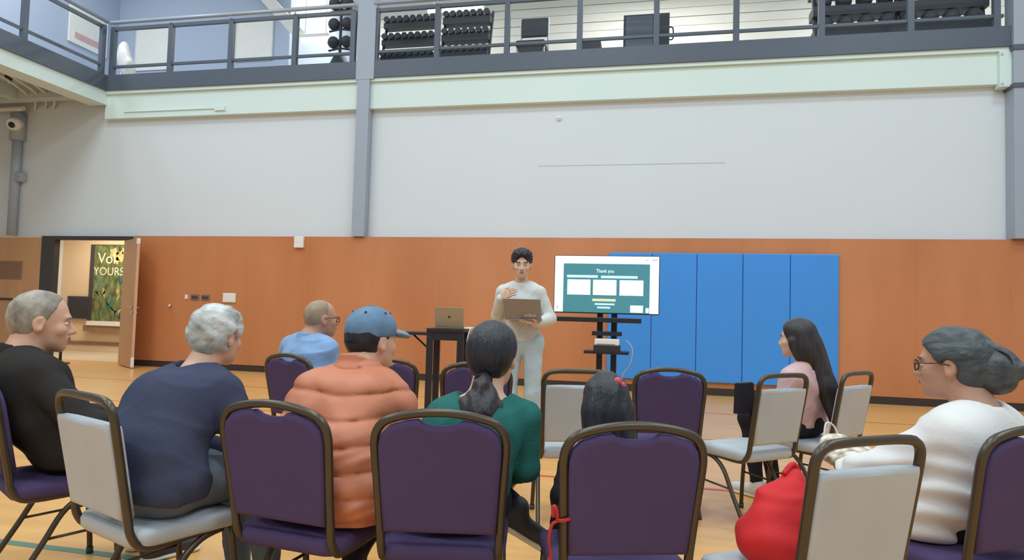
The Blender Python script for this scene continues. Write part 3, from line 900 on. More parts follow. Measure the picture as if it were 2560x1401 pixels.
CH = {}   # key: kind, back mid (x, y at shoulder height), rotation, label
chairs = [
    ('A', 'crown', (-1.20, 1.97), -8, 'purple banquet chair under the person in the orange jacket'),
    ('B', 'crown', (-0.64, 2.00), 10, 'purple banquet chair under the person in the green sweater'),
    ('C', 'crown', (-0.04, 1.98), 18, 'purple banquet chair under the child with a red hair clip'),
    ('D', 'crown', (0.115, 4.08), 8, 'empty purple banquet chair in front of the blue wall mat'),
    ('F', 'crown', (-1.03, 3.90), 16, 'empty purple banquet chair behind the head of the ponytailed person'),
    ('G', 'crown', (-1.62, 3.87), 12, 'empty purple banquet chair mostly hidden behind the orange jacket'),
    ('J', 'crown', (-2.27, 3.87), -18, 'purple banquet chair under the person in the light blue shirt'),
    ('K', 'crown', (1.175, 2.39), 30, 'purple banquet chair under the person in white at the right edge'),
    ('L1', 'crown', (-2.69, 2.24), -30, 'purple banquet chair under the person in black at the left edge'),
    ('E', 'square', (-0.385, 3.67), 15, 'empty grey banquet chair in front of the television stand'),
    ('H1', 'square', (0.74, 4.02), 40, 'empty grey banquet chair in front of the long haired person'),
    ('H2', 'square', (1.24, 4.43), 50, 'grey banquet chair under the long haired person in pink'),
    ('I', 'square', (0.585, 1.98), 33, 'grey banquet chair with the red bag on its seat'),
    ('L2', 'square', (-1.855, 1.90), -22, 'grey banquet chair under the white haired person in navy'),
]
protos = {}
for key, kind, mid, rot, label in chairs:
    a = math.radians(rot)
    loc = (mid[0] - math.sin(a) * 0.272, mid[1] + math.cos(a) * 0.272, 0)
    if kind not in protos:
        protos[kind] = c = chair(kind)
    else:
        c = copy_tree(protos[kind])
    c.location = loc
    c.rotation_euler = (0, 0, a)
    tag(c, label, 'chair', 'banquet chairs of the audience')
    CH[key] = (Vector(loc), a)
# ------------------------------------------------------------------ organic shapes: distance fields turned into one skin
class Field:
    def __init__(s):
        s.p = []

    def cone(s, a, b, ra, rb=None, k=0.02, op='u'):
        a = np.array(a, float); b = np.array(b, float)
        rb = ra if rb is None else rb
        ba = b - a
        l2 = max(float(ba @ ba), 1e-9)
        rm = max(ra, rb)
        lo, hi = np.minimum(a, b) - rm, np.maximum(a, b) + rm

        def fn(X, Y, Z):
            px, py, pz = X - a[0], Y - a[1], Z - a[2]
            t = np.clip((px * ba[0] + py * ba[1] + pz * ba[2]) / l2, 0, 1)
            return np.sqrt((px - ba[0] * t) ** 2 + (py - ba[1] * t) ** 2 + (pz - ba[2] * t) ** 2) - (ra + (rb - ra) * t)
        s.p.append((op, fn, lo, hi, k))
        return s

    def ell(s, c, r, M=None, k=0.02, op='u'):
        c = np.array(c, float); r = np.array(r, float)
        M = np.eye(3) if M is None else np.array(M, float)     # columns: local axes
        ext = np.sqrt(((M * r) ** 2).sum(1))
        lo, hi = c - ext, c + ext

        def fn(X, Y, Z):
            px, py, pz = X - c[0], Y - c[1], Z - c[2]
            q = [px * M[0, i] + py * M[1, i] + pz * M[2, i] for i in range(3)]
            k0 = np.sqrt(sum((q[i] / r[i]) ** 2 for i in range(3)))
            k1 = np.sqrt(sum((q[i] / r[i] ** 2) ** 2 for i in range(3))) + 1e-9
            return k0 * (k0 - 1) / k1
        s.p.append((op, fn, lo, hi, k))
        return s

    def cut(s, pt, n, k=0.008):
        """remove everything on the side the normal points to"""
        pt = np.array(pt, float); n = np.array(n, float); n = n / np.linalg.norm(n)
        s.p.append(('cut', lambda X, Y, Z: (X - pt[0]) * n[0] + (Y - pt[1]) * n[1] + (Z - pt[2]) * n[2], None, None, k))
        return s

    def mesh(s, name, m, parent, h=0.009, disp=None, relax=1):
        adds = [p for p in s.p if p[0] == 'u']
        lo = np.min([p[2] for p in adds], 0) - 4 * h - 0.02
        hi = np.max([p[3] for p in adds], 0) + 4 * h + 0.02
        n = np.ceil((hi - lo) / h).astype(int) + 1
        ax = [lo[i] + h * np.arange(n[i]) for i in range(3)]
        V = np.full(tuple(n), 0.25, np.float32)
        for op, fn, l, u, k in s.p:
            if op == 'cut':
                sl = (slice(None),) * 3
            else:
                mg = k + 3 * h + 0.012
                i0 = np.clip(np.floor((l - mg - lo) / h).astype(int), 0, n - 1)
                i1 = np.clip(np.ceil((u + mg - lo) / h).astype(int) + 1, 1, n)
                if np.any(i1 <= i0):
                    continue
                sl = tuple(slice(i0[i], i1[i]) for i in range(3))
            X = ax[0][sl[0]][:, None, None]; Y = ax[1][sl[1]][None, :, None]; Z = ax[2][sl[2]][None, None, :]
            d = fn(X, Y, Z).astype(np.float32)
            a = V[sl]
            if op == 'u':
                hh = np.maximum(k - np.abs(a - d), 0) / k
                V[sl] = np.minimum(a, d) - hh * hh * k * 0.25
            else:
                d = d if op == 'cut' else -d
                hh = np.maximum(k - np.abs(a - d), 0) / k
                V[sl] = np.maximum(a, d) + hh * hh * k * 0.25
        if disp is not None:
            idx = np.nonzero(np.abs(V) < 0.05)
            V[idx] += disp(ax[0][idx[0]], ax[1][idx[1]], ax[2][idx[2]]).astype(np.float32)
        V[0], V[-1], V[:, 0], V[:, -1], V[:, :, 0], V[:, :, -1] = (0.25,) * 6
        # surface nets
        S = V < 0
        c8 = [(i, j, k) for i in (0, 1) for j in (0, 1) for k in (0, 1)]
        def sub(A, o):
            return A[o[0]:A.shape[0] - 1 + o[0], o[1]:A.shape[1] - 1 + o[1], o[2]:A.shape[2] - 1 + o[2]]
        cnt = sum(sub(S, o).astype(np.int8) for o in c8)
        I = np.nonzero((cnt > 0) & (cnt < 8))
        N = len(I[0])
        vid = np.full(cnt.shape, -1, np.int32)
        vid[I] = np.arange(N)
        cv = [V[I[0] + o[0], I[1] + o[1], I[2] + o[2]] for o in c8]
        acc = np.zeros((N, 3)); num = np.zeros(N)
        for a in range(8):
            for b in range(a + 1, 8):
                oa, ob = np.array(c8[a]), np.array(c8[b])
                if abs(oa - ob).sum() != 1:
                    continue
                msk = (cv[a] < 0) != (cv[b] < 0)
                t = np.where(msk, cv[a] / (cv[a] - cv[b] + 1e-12), 0)
                acc += np.where(msk[:, None], oa + t[:, None] * (ob - oa), 0)
                num += msk
        P = (np.stack(I, 1) + acc / num[:, None]) * h + lo
        quads = []
        for d in range(3):
            e1, e2 = (d + 1) % 3, (d + 2) % 3
            s0 = [slice(1, -1)] * 3; s1 = [slice(1, -1)] * 3
            s0[d] = slice(0, -1); s1[d] = slice(1, None)
            A, B = S[tuple(s0)], S[tuple(s1)]
            J = np.nonzero(A != B)
            base = np.stack(J, 1)
            base[:, e1] += 1; base[:, e2] += 1
            flip = A[J]
            def cell(u, v):
                q = base.copy(); q[:, e1] -= u; q[:, e2] -= v
                return vid[q[:, 0], q[:, 1], q[:, 2]]
            q = np.stack([cell(1, 1), cell(0, 1), cell(0, 0), cell(1, 0)], 1)
            q[~flip] = q[~flip][:, ::-1]
            quads.append(q)
        Q = np.concatenate(quads)
        Q = Q[(Q >= 0).all(1)]
        for _ in range(relax):       # light fairing
            ac = np.zeros_like(P); nn = np.zeros(len(P))
            for i in range(4):
                for j in ((i + 1) % 4, (i + 3) % 4):
                    np.add.at(ac, Q[:, i], P[Q[:, j]])
                    np.add.at(nn, Q[:, i], 1)
            P = P * 0.5 + 0.5 * ac / np.maximum(nn, 1)[:, None]
        me = bpy.data.meshes.new(name)
        me.vertices.add(len(P)); me.vertices.foreach_set('co', P.astype(np.float32).ravel())
        me.loops.add(Q.size); me.loops.foreach_set('vertex_index', Q.astype(np.int32).ravel())
        me.polygons.add(len(Q))
        me.polygons.foreach_set('loop_start', np.arange(0, Q.size, 4, dtype=np.int32))
        me.polygons.foreach_set('use_smooth', np.ones(len(Q), bool))
        me.update(calc_edges=True)
        me.validate()
        me.materials.append(MATS[m])
        o = bpy.data.objects.new(name, me)
        COL.objects.link(o)
        if parent:
            o.parent = parent
        return o


def V3(*a):
    return np.array(a, float)


def lerp(a, b, t):
    return a + (b - a) * t


def headmat(yaw, pitch, roll=0.0):
    y, p, r = math.radians(yaw), math.radians(pitch), math.radians(roll)
    Rz = np.array([[math.cos(y), -math.sin(y), 0], [math.sin(y), math.cos(y), 0], [0, 0, 1]])
    Rx = np.array([[1, 0, 0], [0, math.cos(p), -math.sin(p)], [0, math.sin(p), math.cos(p)]])
    Ry = np.array([[math.cos(r), 0, math.sin(r)], [0, 1, 0], [-math.sin(r), 0, math.cos(r)]])
    return Rz @ Rx @ Ry


class Person:
    """Joint positions in the person's own frame: +y is the facing of the hips, +x the right hand side."""

    def __init__(s, label, loc, rot, head_w, hyaw, hpitch=0, hs=1.0, pel=(0, -0.06, 0.572), sw=0.165, shyaw=0, nkoff=(0, -0.05, -0.165),
                 el=None, wr=None, kn=None, an=None, hroll=0, lb=1.0, hump=0.03, waist=1.0, shdrop=0.078):
        s.root = empty('person', (loc[0], loc[1], 0), rot)
        tag(s.root, label, 'person')
        c, sn = math.cos(-rot), math.sin(-rot)
        dx, dy = head_w[0] - loc[0], head_w[1] - loc[1]
        s.head = V3(c * dx - sn * dy, sn * dx + c * dy, head_w[2])
        s.hy, s.hs = hyaw, hs
        s.HM = headmat(hyaw, hpitch, hroll)
        s.pel = V3(*pel) + V3(0, 0, -0.012 if pel[2] < 0.8 else 0.0)
        hd = s.HM @ V3(0, 1, 0)
        s.nk = s.head + V3(nkoff[0], nkoff[1], nkoff[2]) * hs + V3(hd[0], hd[1], 0) * -0.02
        a = math.radians(shyaw)
        s.lat = V3(math.cos(a), math.sin(a), 0)
        s.fwd = V3(-math.sin(a), math.cos(a), 0)
        s.sw, s.lb, s.wst = sw, lb, waist
        spine = s.nk - s.pel
        s.chest = lerp(s.pel, s.nk, 0.66) + s.fwd * 0.0 - s.fwd * hump * 0.6
        s.waist = lerp(s.pel, s.nk, 0.32) - s.fwd * hump
        s.sh = {g: s.nk + s.lat * g * sw + V3(0, 0, -shdrop) + s.fwd * 0.015 for g in (-1, 1)}
        s.hip = {g: s.pel + V3(g * 0.085, 0, -0.005) for g in (-1, 1)}
        dl = {g: V3(g * 0.10, 0.38, 0.53) for g in (-1, 1)}
        s.kn = {g: V3(*(kn[g])) if kn and g in kn else dl[g] for g in (-1, 1)}
        s.an = {g: V3(*(an[g])) if an and g in an else V3(s.kn[g][0], s.kn[g][1] + 0.02, 0.09) for g in (-1, 1)}
        s.el = {g: V3(*(el[g])) if el and g in el else s.sh[g] + V3(g * 0.05, 0.06, -0.25) for g in (-1, 1)}
        s.wr = {g: V3(*(wr[g])) if wr and g in wr else V3(g * 0.09, 0.24, 0.64) for g in (-1, 1)}
        s.hand = {}

    def hp(s, x, y, z):
        return s.head + s.HM @ (V3(x, y, z) * s.hs)

    # ---- groups of shapes
    def torso(s, F, g=0.0, k=0.05, top=True):
        L, b, w = s.lat, s.lb, s.wst
        for q in (-1, 1):
            F.cone(s.pel + V3(q * 0.070 * b * w, 0, 0.0), s.waist + L * q * 0.058 * b * w, 0.104 * b + g, 0.090 * b + g, k)
            F.cone(s.waist + L * q * 0.058 * b * w, s.chest + L * q * 0.064 * b, 0.090 * b + g, 0.096 * b + g, k)
            F.cone(s.chest + L * q * 0.064 * b, s.nk + L * q * s.sw * 0.5 + V3(0, 0, -0.09), 0.096 * b + g, 0.062 * b + g, k)
            if top:
                F.cone(s.sh[q], s.nk + V3(0, 0, -0.025) + L * q * 0.03, 0.050 * b + g, 0.044 + g, k)

    def arm(s, F, q, g=0.0, k=0.03, end=1.0, g2=None):
        b = s.lb
        g2 = g if g2 is None else g2
        F.cone(s.sh[q], s.el[q], 0.052 * b + g, 0.040 * b + g, k)
        F.cone(s.el[q], lerp(s.el[q], s.wr[q], end), 0.040 * b + g, (0.028 + 0.012 * (1 - end)) * b + g2, k)

    def leg(s, F, q, g=0.0, k=0.03, end=1.0):
        b = s.lb
        F.cone(s.hip[q], s.kn[q], 0.088 * b + g, 0.060 * b + g, k)
        e = lerp(s.kn[q], s.an[q], end)
        c = lerp(s.kn[q], e, 0.35) + V3(0, -0.015, 0)
        F.cone(s.kn[q], c, 0.058 * b + g, 0.056 * b + g, k)
        F.cone(c, e, 0.056 * b + g, 0.038 * b + g, k)

    def foot_dir(s, q):
        v = s.an[q] - s.kn[q]
        f = V3(0, 1, 0) if not hasattr(s, 'fd') or q not in s.fd else s.fd[q]
        return f / np.linalg.norm(f)

    def hand_shape(s, F, q, d, n, curl=35):
        """palm, four jointed fingers and a thumb; d: finger direction, n: palm normal (side the fingers curl to)"""
        d = V3(*d); d = d / np.linalg.norm(d)
        n = V3(*n); n = n - d * (n @ d); n = n / np.linalg.norm(n)
        lt = np.cross(d, n)
        w = s.wr[q]
        th = q if True else 1
        offs, lens = (-0.031, -0.0105, 0.0105, 0.031), (0.85, 0.98, 1.0, 0.78)
        if th < 0:
            lens = lens[::-1]
        for o, f in zip(offs, lens):
            base = w + d * (0.086 - abs(o) * 0.25) + lt * o
            F.cone(w + d * 0.012 + lt * o * 0.55, base, 0.0155, 0.0125, 0.008)
            p = base
            ang = math.radians(curl * 0.5)
            for sl, rr_ in ((0.042, 0.0095), (0.027, 0.0085), (0.021, 0.0075)):
                dv = d * math.cos(ang) + n * math.sin(ang)
                e = p + dv * sl * f
                F.cone(p, e, rr_, rr_ - 0.0008, 0.004)
                p = e
                ang += math.radians(curl)
        sd = lt * (1 if th < 0 else -1) * -1
        b0 = w + d * 0.028 + sd * 0.024
        b1 = b0 + (d * 0.5 + sd * 0.75 + n * 0.35) * 0.046
        b2 = b1 + (d * 0.9 + sd * 0.2 + n * 0.3) * 0.032
        F.cone(w + d * 0.02, b0, 0.016, 0.014, 0.01)
        F.cone(b0, b1, 0.0135, 0.0105, 0.005)
        F.cone(b1, b2, 0.0105, 0.0085, 0.004)

    def head_shape(s, F):
        H, M, c = s.hs, s.HM, s.hp
        e = lambda p, r, k=0.02, op='u', MM=None: F.ell(c(*p), np.array(r) * H, M if MM is None else MM, k * H, op)
        e((0, -0.012, 0.032), (0.0765, 0.096, 0.084))
        e((0, -0.040, 0.005), (0.070, 0.066, 0.078), 0.03)
        e((0, 0.030, -0.030), (0.061, 0.062, 0.078), 0.03)
        e((0, 0.048, -0.075), (0.042, 0.040, 0.036), 0.03)
        e((0, 0.074, -0.097), (0.020, 0.018, 0.017), 0.022)
        e((0, 0.079, 0.022), (0.044, 0.014, 0.011), 0.016)
        for q in (-1, 1):
            e((q * 0.040, 0.062, -0.028), (0.022, 0.022, 0.020), 0.02)
            e((q * 0.031, 0.096, 0.000), (0.017, 0.013, 0.012), 0.012, 's')
        F.cone(c(0, 0.088, 0.006), c(0, 0.109, -0.031), 0.0085 * H, 0.0125 * H, 0.012)
        for q in (-1, 1):
            e((q * 0.012, 0.098, -0.036), (0.009, 0.010, 0.008), 0.008)
        e((0, 0.089, -0.060), (0.024, 0.012, 0.013), 0.012)
        # ears
        for q in (-1, 1):
            e((q * 0.079, -0.008, -0.010), (0.011, 0.020, 0.032), 0.008)
            e((q * 0.077, -0.002, -0.034), (0.008, 0.010, 0.012), 0.008)
            e((q * 0.089, -0.004, -0.008), (0.008, 0.011, 0.018), 0.006, 's')
        # neck
        F.cone(c(0, -0.028, -0.055), s.nk + V3(0, 0, -0.03), 0.056 * H * min(1, s.lb), 0.062 * s.lb * H, 0.03)

    def body(s, m, h=0.008, hands=None):
        F = Field()
        s.torso(F, -0.004)
        for q in (-1, 1):
            s.arm(F, q, -0.004)
            s.leg(F, q, -0.006)
            f = s.foot_dir(q)
            a = s.an[q]
            F.cone(a + f * -0.03 + V3(0, 0, -0.04), a + f * 0.15 + V3(0, 0, -0.06), 0.030, 0.022, 0.03)
            dn = (hands or {}).get(q)
            if dn is None:
                v = s.wr[q] - s.el[q]
                dn = (v, V3(-q * 0.5, 0, -1), 30)
            s.hand_shape(F, q, *dn)
        s.head_shape(F)
        s.b = F.mesh('body', m, s.root, h, relax=1)
        return s.b

    def face(s, lips='lip', brow='hair_black', open_=1.0):
        M = Matrix([list(r) for r in s.HM])
        def put(o, p):
            o.matrix_local = Matrix.Translation(Vector(s.hp(*p))) @ M.to_4x4() @ Matrix.Diagonal((s.hs, s.hs, s.hs, 1))
        for q in (-1, 1):
            e = MB().ball((0, 0, 0), 0.0125, 12, 8, (1, 1, 0.62)).build('eye', 'eye_white', s.root)
            put(e, (q * 0.031, 0.0775, 0.000))
            MB().ball((0, 0.0085, 0), 0.006, 10, 6, (1, 0.75, 1)).build('iris', 'iris_dark', e)
            b = MB().tube(smooth_path([(-0.019 * q, 0.003, 0.0), (0.0, 0.005, 0.004), (0.021 * q, -0.008, 0.0)], 3), [0.002, 0.0032, 0.0036, 0.0038, 0.0036, 0.003, 0.002], 6).build('eyebrow', brow, s.root)
            put(b, (q * 0.031, 0.088, 0.021))
        l = MB().ball((0, 0, 0.0028), 0.02, 12, 6, (1, 0.35, 0.2)).ball((0, 0, -0.0045), 0.018, 12, 6, (1, 0.4, 0.26)).build('lips', lips, s.root)
        put(l, (0, 0.0985, -0.060))

    def shoes(s, m, sole='shoe_sole'):
        for q in (-1, 1):
            f = s.foot_dir(q)
            a = s.an[q]
            upv = np.cross(np.cross(f, V3(0, 0, 1)), f) if abs(f[2]) < 0.95 else V3(0, 1, 0)
            upv = upv / np.linalg.norm(upv)
            F = Field()
            F.cone(a, a - upv * 0.03 - f * 0.02, 0.046, 0.046, 0.03)
            F.cone(a - upv * 0.042 - f * 0.03, a - upv * 0.050 + f * 0.16, 0.042, 0.036, 0.03)
            F.cut(a - upv * 0.078, -upv)
            o = F.mesh('shoe', m, s.root, 0.009)
            G = Field()
            G.cone(a - upv * 0.075 - f * 0.03, a - upv * 0.075 + f * 0.162, 0.043, 0.039, 0.02)
            G.cut(a - upv * 0.089, -upv)
            G.cut(a - upv * 0.068, upv)
            G.mesh('sole', sole, o, 0.008, relax=0)

    def trousers(s, m, g=0.008, end=0.94, h=0.010, disp=None, baggy=0.0):
        F = Field()
        b = s.lb
        F.cone(s.hip[-1], s.hip[1], 0.100 * b + g, 0.100 * b + g, 0.03)
        F.cone(s.pel + V3(0, -0.01, 0), lerp(s.pel, s.waist, 0.9), 0.105 * b * s.wst ** 0.5 + g, 0.095 * b + g, 0.05)
        for q in (-1, 1):
            s.leg(F, q, g, 0.03, end)
            if baggy:
                F.cone(s.kn[q], lerp(s.kn[q], s.an[q], end), 0.052 + baggy, 0.050 + baggy, 0.03)
        return F.mesh('trousers', m, s.root, h, disp or s.folds(0.003))

    def folds(s, amp=0.004, fz=60.0, seed=0.0):
        def d(X, Y, Z):
            a = np.sin(X * 23 + Z * 31 + seed) * np.sin(Y * 27 - Z * 19 + seed * 2)
            ph = Z * fz * 0.5 + 2.2 * np.sin(X * 9 + seed) + 1.8 * np.sin(Y * 11 + seed)
            ridge = (1 - np.abs(np.sin(ph))) ** 3 * (0.5 + 0.5 * np.sin(X * 13 + Y * 7 + Z * 6 + seed))
            ph2 = Z * fz * 0.35 - X * 22 + Y * 14 + seed * 3
            r2_ = (1 - np.abs(np.sin(ph2))) ** 4 * (0.5 + 0.5 * np.sin(X * 9 - Y * 12 + Z * 9 + seed))
            return amp * (0.6 * a - 1.5 * ridge - 1.2 * r2_ + 0.4)
        return d

    def top(s, name, m, g=0.016, cuff=0.96, hem=-0.06, neck=0.066, k=0.05, h=0.009, disp=None, slim=0.0, neckdrop=0.0, gc=None, hemn=None, relax=1):
        F = Field()
        s.torso(F, g, k)
        for q in (-1, 1):
            s.arm(F, q, g * 0.8, 0.022, cuff, gc)
        nd = s.head - s.nk
        F.cone(s.nk + V3(0, 0, -0.012 - neckdrop), s.nk + V3(0, 0, 0.12) + nd * 0.3, neck * s.hs, neck * s.hs * 1.35, 0.012, 's')
        # hem along the spine direction
        F.cut(s.pel + V3(0, 0, hem), (hemn or (0, 0, -1)))
        return F.mesh(name, m, s.root, h, disp or s.folds(), relax)

    # ---- hair
    def cap_hair(s, m, g=0.010, disp=0.002, line=(0.07, 0.075, 0.02, -0.01), nape=-0.085, ears=True, h=0.007, back=0.0, name='hair', freq=1.0, low=None):
        F = Field()
        H, M, c = s.hs, s.HM, s.hp
        F.ell(c(0, -0.012, 0.032), (np.array((0.0765, 0.096, 0.084)) + g) * H, M)
        F.ell(c(0, -0.042 - back, 0.0), (np.array((0.070, 0.066, 0.082)) + g) * H, M, 0.03)
        y0, z0, y1, z1 = line
        n = V3(0, (z0 - z1), -(y0 - y1))
        F.cut(c(0, y1, z1), M @ n)
        F.cut(c(0, 0, nape), M @ V3(0, 0.25, -1))
        if low is not None:
            F.cut(c(0, 0, low), M @ V3(0, 0.0, -1))
        if ears:
            for q in (-1, 1):
                F.ell(c(q * 0.085, -0.002, -0.018), np.array((0.026, 0.026, 0.038)) * H, M, 0.008, 's')
        def d(X, Y, Z):
            return disp * (np.sin(X * 160 * freq + 3 * np.sin(Z * 50)) * np.sin(Y * 130 * freq + Z * 60) + 0.8 * np.sin(Z * 110 * freq + X * 70 * freq + Y * 50))
        return F.mesh(name, m, s.root, h, d if disp else None)

    def glasses(s, m='glasses_frame'):
        M = Matrix([list(r) for r in s.HM])
        g = MB()
        for q in (-1, 1):
            g.tube([(q * 0.034 + 0.026 * math.cos(a), 0.105 - 0.006 * abs(math.cos(a)), -0.002 + 0.019 * math.sin(a)) for a in [2 * PI * k / 16 for k in range(16)]], 0.0026, 6, closed=True)
            g.tube([(q * 0.060, 0.100, 0.004), (q * 0.078, 0.085, 0.006), (q * 0.083, 0.02, 0.006), (q * 0.082, -0.012, -0.002)], 0.0026, 6)
        g.tube([(-0.009, 0.108, 0.0), (0, 0.111, 0.003), (0.009, 0.108, 0.0)], 0.0024, 6)
        o = g.build('glasses', m, s.root)
        o.matrix_local = Matrix.Translation(Vector(s.head)) @ M.to_4x4() @ Matrix.Diagonal((s.hs, s.hs, s.hs, 1))
        return o


def seat(key):
    return CH[key]


# 1 -- person in black at the left edge
loc, a = seat('L1')
p = Person('grey haired person in a black jacket seated in profile at the left edge', loc, a, (-2.69, 2.485, 1.115), -14, -6, 1.14, sw=0.175, lb=1.15, hump=0.05,
           nkoff=(0, -0.05, -0.125), waist=1.2, pel=(-0.03, 0.04, 0.59), wr={1: (0.16, 0.34, 0.66), -1: (0.02, 0.33, 0.64)}, el={1: (0.27, 0.04, 0.68), -1: (-0.25, 0.06, 0.68)})
p.body('skin_ruddy', 0.007)
p.face(brow='hair_grey')
p.cap_hair('hair_grey', 0.006, 0.0015, line=(0.052, 0.088, 0.012, -0.01))
p.trousers('cotton_black')
p.shoes('shoe_black')
jk = p.top('jacket', 'knit_black', 0.024, 0.95, -0.09, 0.060, 0.06, disp=p.folds(0.004, 40))
F = Field()
F.cone(p.nk + V3(0, -0.01, -0.02), p.nk + V3(0, 0.0, 0.035), 0.080, 0.072, 0.01)
F.cone(p.nk + V3(0, 0, -0.06), p.nk + V3(0, 0.01, 0.12), 0.066, 0.063, 0.006, 's')
F.cut(p.nk + V3(0, 0, 0.028), (0, 0.35, 1))
F.mesh('collar', 'knit_black', p.root, 0.008)

# 2 -- white-haired person in navy
loc, a = seat('L2')
p = Person('white haired person in a navy sweater and grey jeans leaning forward', loc, a, (-1.73, 2.40, 1.085), 12, -8, 0.98, sw=0.16, lb=1.06, hump=0.06,
           nkoff=(0, -0.075, -0.135), waist=1.2, pel=(0.02, -0.03, 0.585), wr={1: (0.14, 0.36, 0.58), -1: (-0.02, 0.36, 0.58)}, el={1: (0.24, 0.22, 0.64), -1: (-0.2, 0.2, 0.64)})
p.body('skin_pale', 0.007)
p.face(brow='hair_white')
p.cap_hair('hair_white', 0.019, 0.0035, line=(0.092, 0.060, 0.030, -0.02), nape=-0.095, freq=0.6)
p.trousers('denim_grey', 0.010)
p.shoes('shoe_white')
p.top('sweater', 'knit_navy', 0.026, 0.95, -0.055, 0.072, 0.06, neckdrop=0.004, disp=p.folds(0.004, 34, 1.0))
# 3 -- bald person in light blue shirt
loc, a = seat('J')
p = Person('nearly bald person with glasses in a light blue shirt', loc, a, (-2.25, 4.24, 1.13), -24, -2, 1.08, sw=0.18, lb=1.08, hump=0.05, nkoff=(-0.03, -0.06, -0.115), pel=(-0.02, 0.03, 0.575))
p.body('skin_tan', 0.009)
p.face(brow='hair_grey')
p.cap_hair('hair_stubble', 0.0022, 0.0, line=(0.02, 0.075, 0.02, -0.01), h=0.008)
p.glasses()
p.trousers('cotton_black', h=0.012)
p.shoes('shoe_black')
p.top('shirt', 'shirt_blue', 0.018, 0.8, -0.08, 0.062, 0.06, 0.010, disp=p.folds(0.006, 50, 2.0))
F = Field()
F.cone(p.nk + V3(0, -0.005, -0.02), p.nk + V3(0, 0.0, 0.02), 0.078, 0.070, 0.01)
F.cone(p.nk + V3(0, 0, -0.06), p.nk + V3(0, 0.01, 0.12), 0.062, 0.061, 0.006, 's')
F.cut(p.nk + V3(0, 0, 0.018), (0, 0.3, 1))
F.mesh('collar', 'shirt_blue', p.root, 0.009)

# 4 -- orange puffer jacket and denim cap
loc, a = seat('A')
p = Person('person in a quilted orange jacket and faded blue cap', loc, a, (-1.125, 2.56, 1.085), -22, -2, 1.03, sw=0.165, lb=1.12, hump=0.06, nkoff=(0, -0.07, -0.115), waist=1.35, shyaw=-8, shdrop=0.125,
           pel=(0.05, -0.02, 0.59), wr={1: (0.16, 0.36, 0.62), -1: (0.0, 0.36, 0.6)}, el={1: (0.27, 0.20, 0.66), -1: (-0.20, 0.22, 0.64)})
p.body('skin_pale', 0.008)
p.face()
p.cap_hair('hair_black', 0.006, 0.001, nape=-0.085)
p.trousers('cotton_black')
p.shoes('shoe_black')


def quilt(X, Y, Z):
    t = (Z - 0.50) / 0.082 + 0.10 * np.sin(X * 5 + 1.0) + 0.035 * np.sin(X * 23 + Y * 9)
    b = np.abs(np.sin(PI * t))
    puff = -0.020 * b ** 0.34 + 0.013
    cr = 0.004 * np.sin(X * 60 - Z * 70 + 3 * np.sin(Z * 30)) * np.clip((X - 0.02) * 9, 0, 1) * np.clip(1.1 - np.abs(Z - 0.62) * 6, 0, 1)
    return puff + cr + 0.0018 * np.sin(X * 57 + Z * 11) * np.sin(Y * 41 + Z * 23)


p.top('puffer_jacket', 'nylon_orange', 0.034, 0.95, -0.10, 0.064, 0.045, 0.007, disp=quilt, relax=0)
F = Field()
F.cone(p.nk + V3(0, -0.01, -0.01), p.nk + V3(0, 0.0, 0.045), 0.094, 0.080, 0.02)
F.cone(p.nk + V3(0, 0, -0.06), p.nk + V3(0, 0.01, 0.14), 0.066, 0.064, 0.006, 's')
F.cut(p.nk + V3(0, 0, 0.040), (0, 0.4, 1))
F.mesh('stand_collar', 'nylon_orange', p.root, 0.008, lambda X, Y, Z: 0.003 * np.sin(Z * 120))
c, M, H = p.hp, p.HM, p.hs
F = Field()
F.ell(c(0, -0.012, 0.040), np.array((0.090, 0.110, 0.094)) * H, M)
F.cut(c(0, 0, 0.012), M @ V3(0, 0.12, -1), 0.006)
crown = F.mesh('cap_crown', 'cap_denim', p.root, 0.006, lambda X, Y, Z: 0.0008 * np.sin(X * 90) * np.sin(Z * 80 + Y * 60))
F = Field()
F.ell(c(0, 0.105, 0.026), np.array((0.076, 0.064, 0.020)) * H, M @ headmat(0, -10), 0.01)
F.ell(c(0, 0.100, -0.004), np.array((0.086, 0.080, 0.030)) * H, M @ headmat(0, -10), 0.006, 's')
F.cut(c(0, 0.06, 0.03), M @ V3(0, -1, 0))
F.mesh('cap_brim', 'cap_brim', p.root, 0.005)
MM = Matrix([list(r) for r in M]).to_4x4()
bt_ = MB().ball((0, 0, 0), 0.010, 10, 6, (1, 1, 0.5)).build('cap_button', 'cap_denim', p.root)
bt_.matrix_local = Matrix.Translation(Vector(c(0, -0.012, 0.134))) @ MM
for ang in (20, 75, 140, 220, 285, 340):
    t = math.radians(ang)
    d = V3(math.sin(t) * 0.70 * 0.0905, -0.012 + math.cos(t) * 0.70 * 0.1105, 0.040 + 0.714 * 0.0945)
    e = MB().ball((0, 0, 0), 0.006, 8, 6).build('eyelet', 'cap_eyelet', crown)
    e.location = Vector(c(*d))
F = Field()
F.ell(c(0, -0.055, -0.005), np.array((0.066, 0.066, 0.026)) * H, M)
F.cut(c(0, 0, 0.012), M @ V3(0, -0.1, 1))
F.mesh('cap_strap', 'cotton_black', p.root, 0.007)

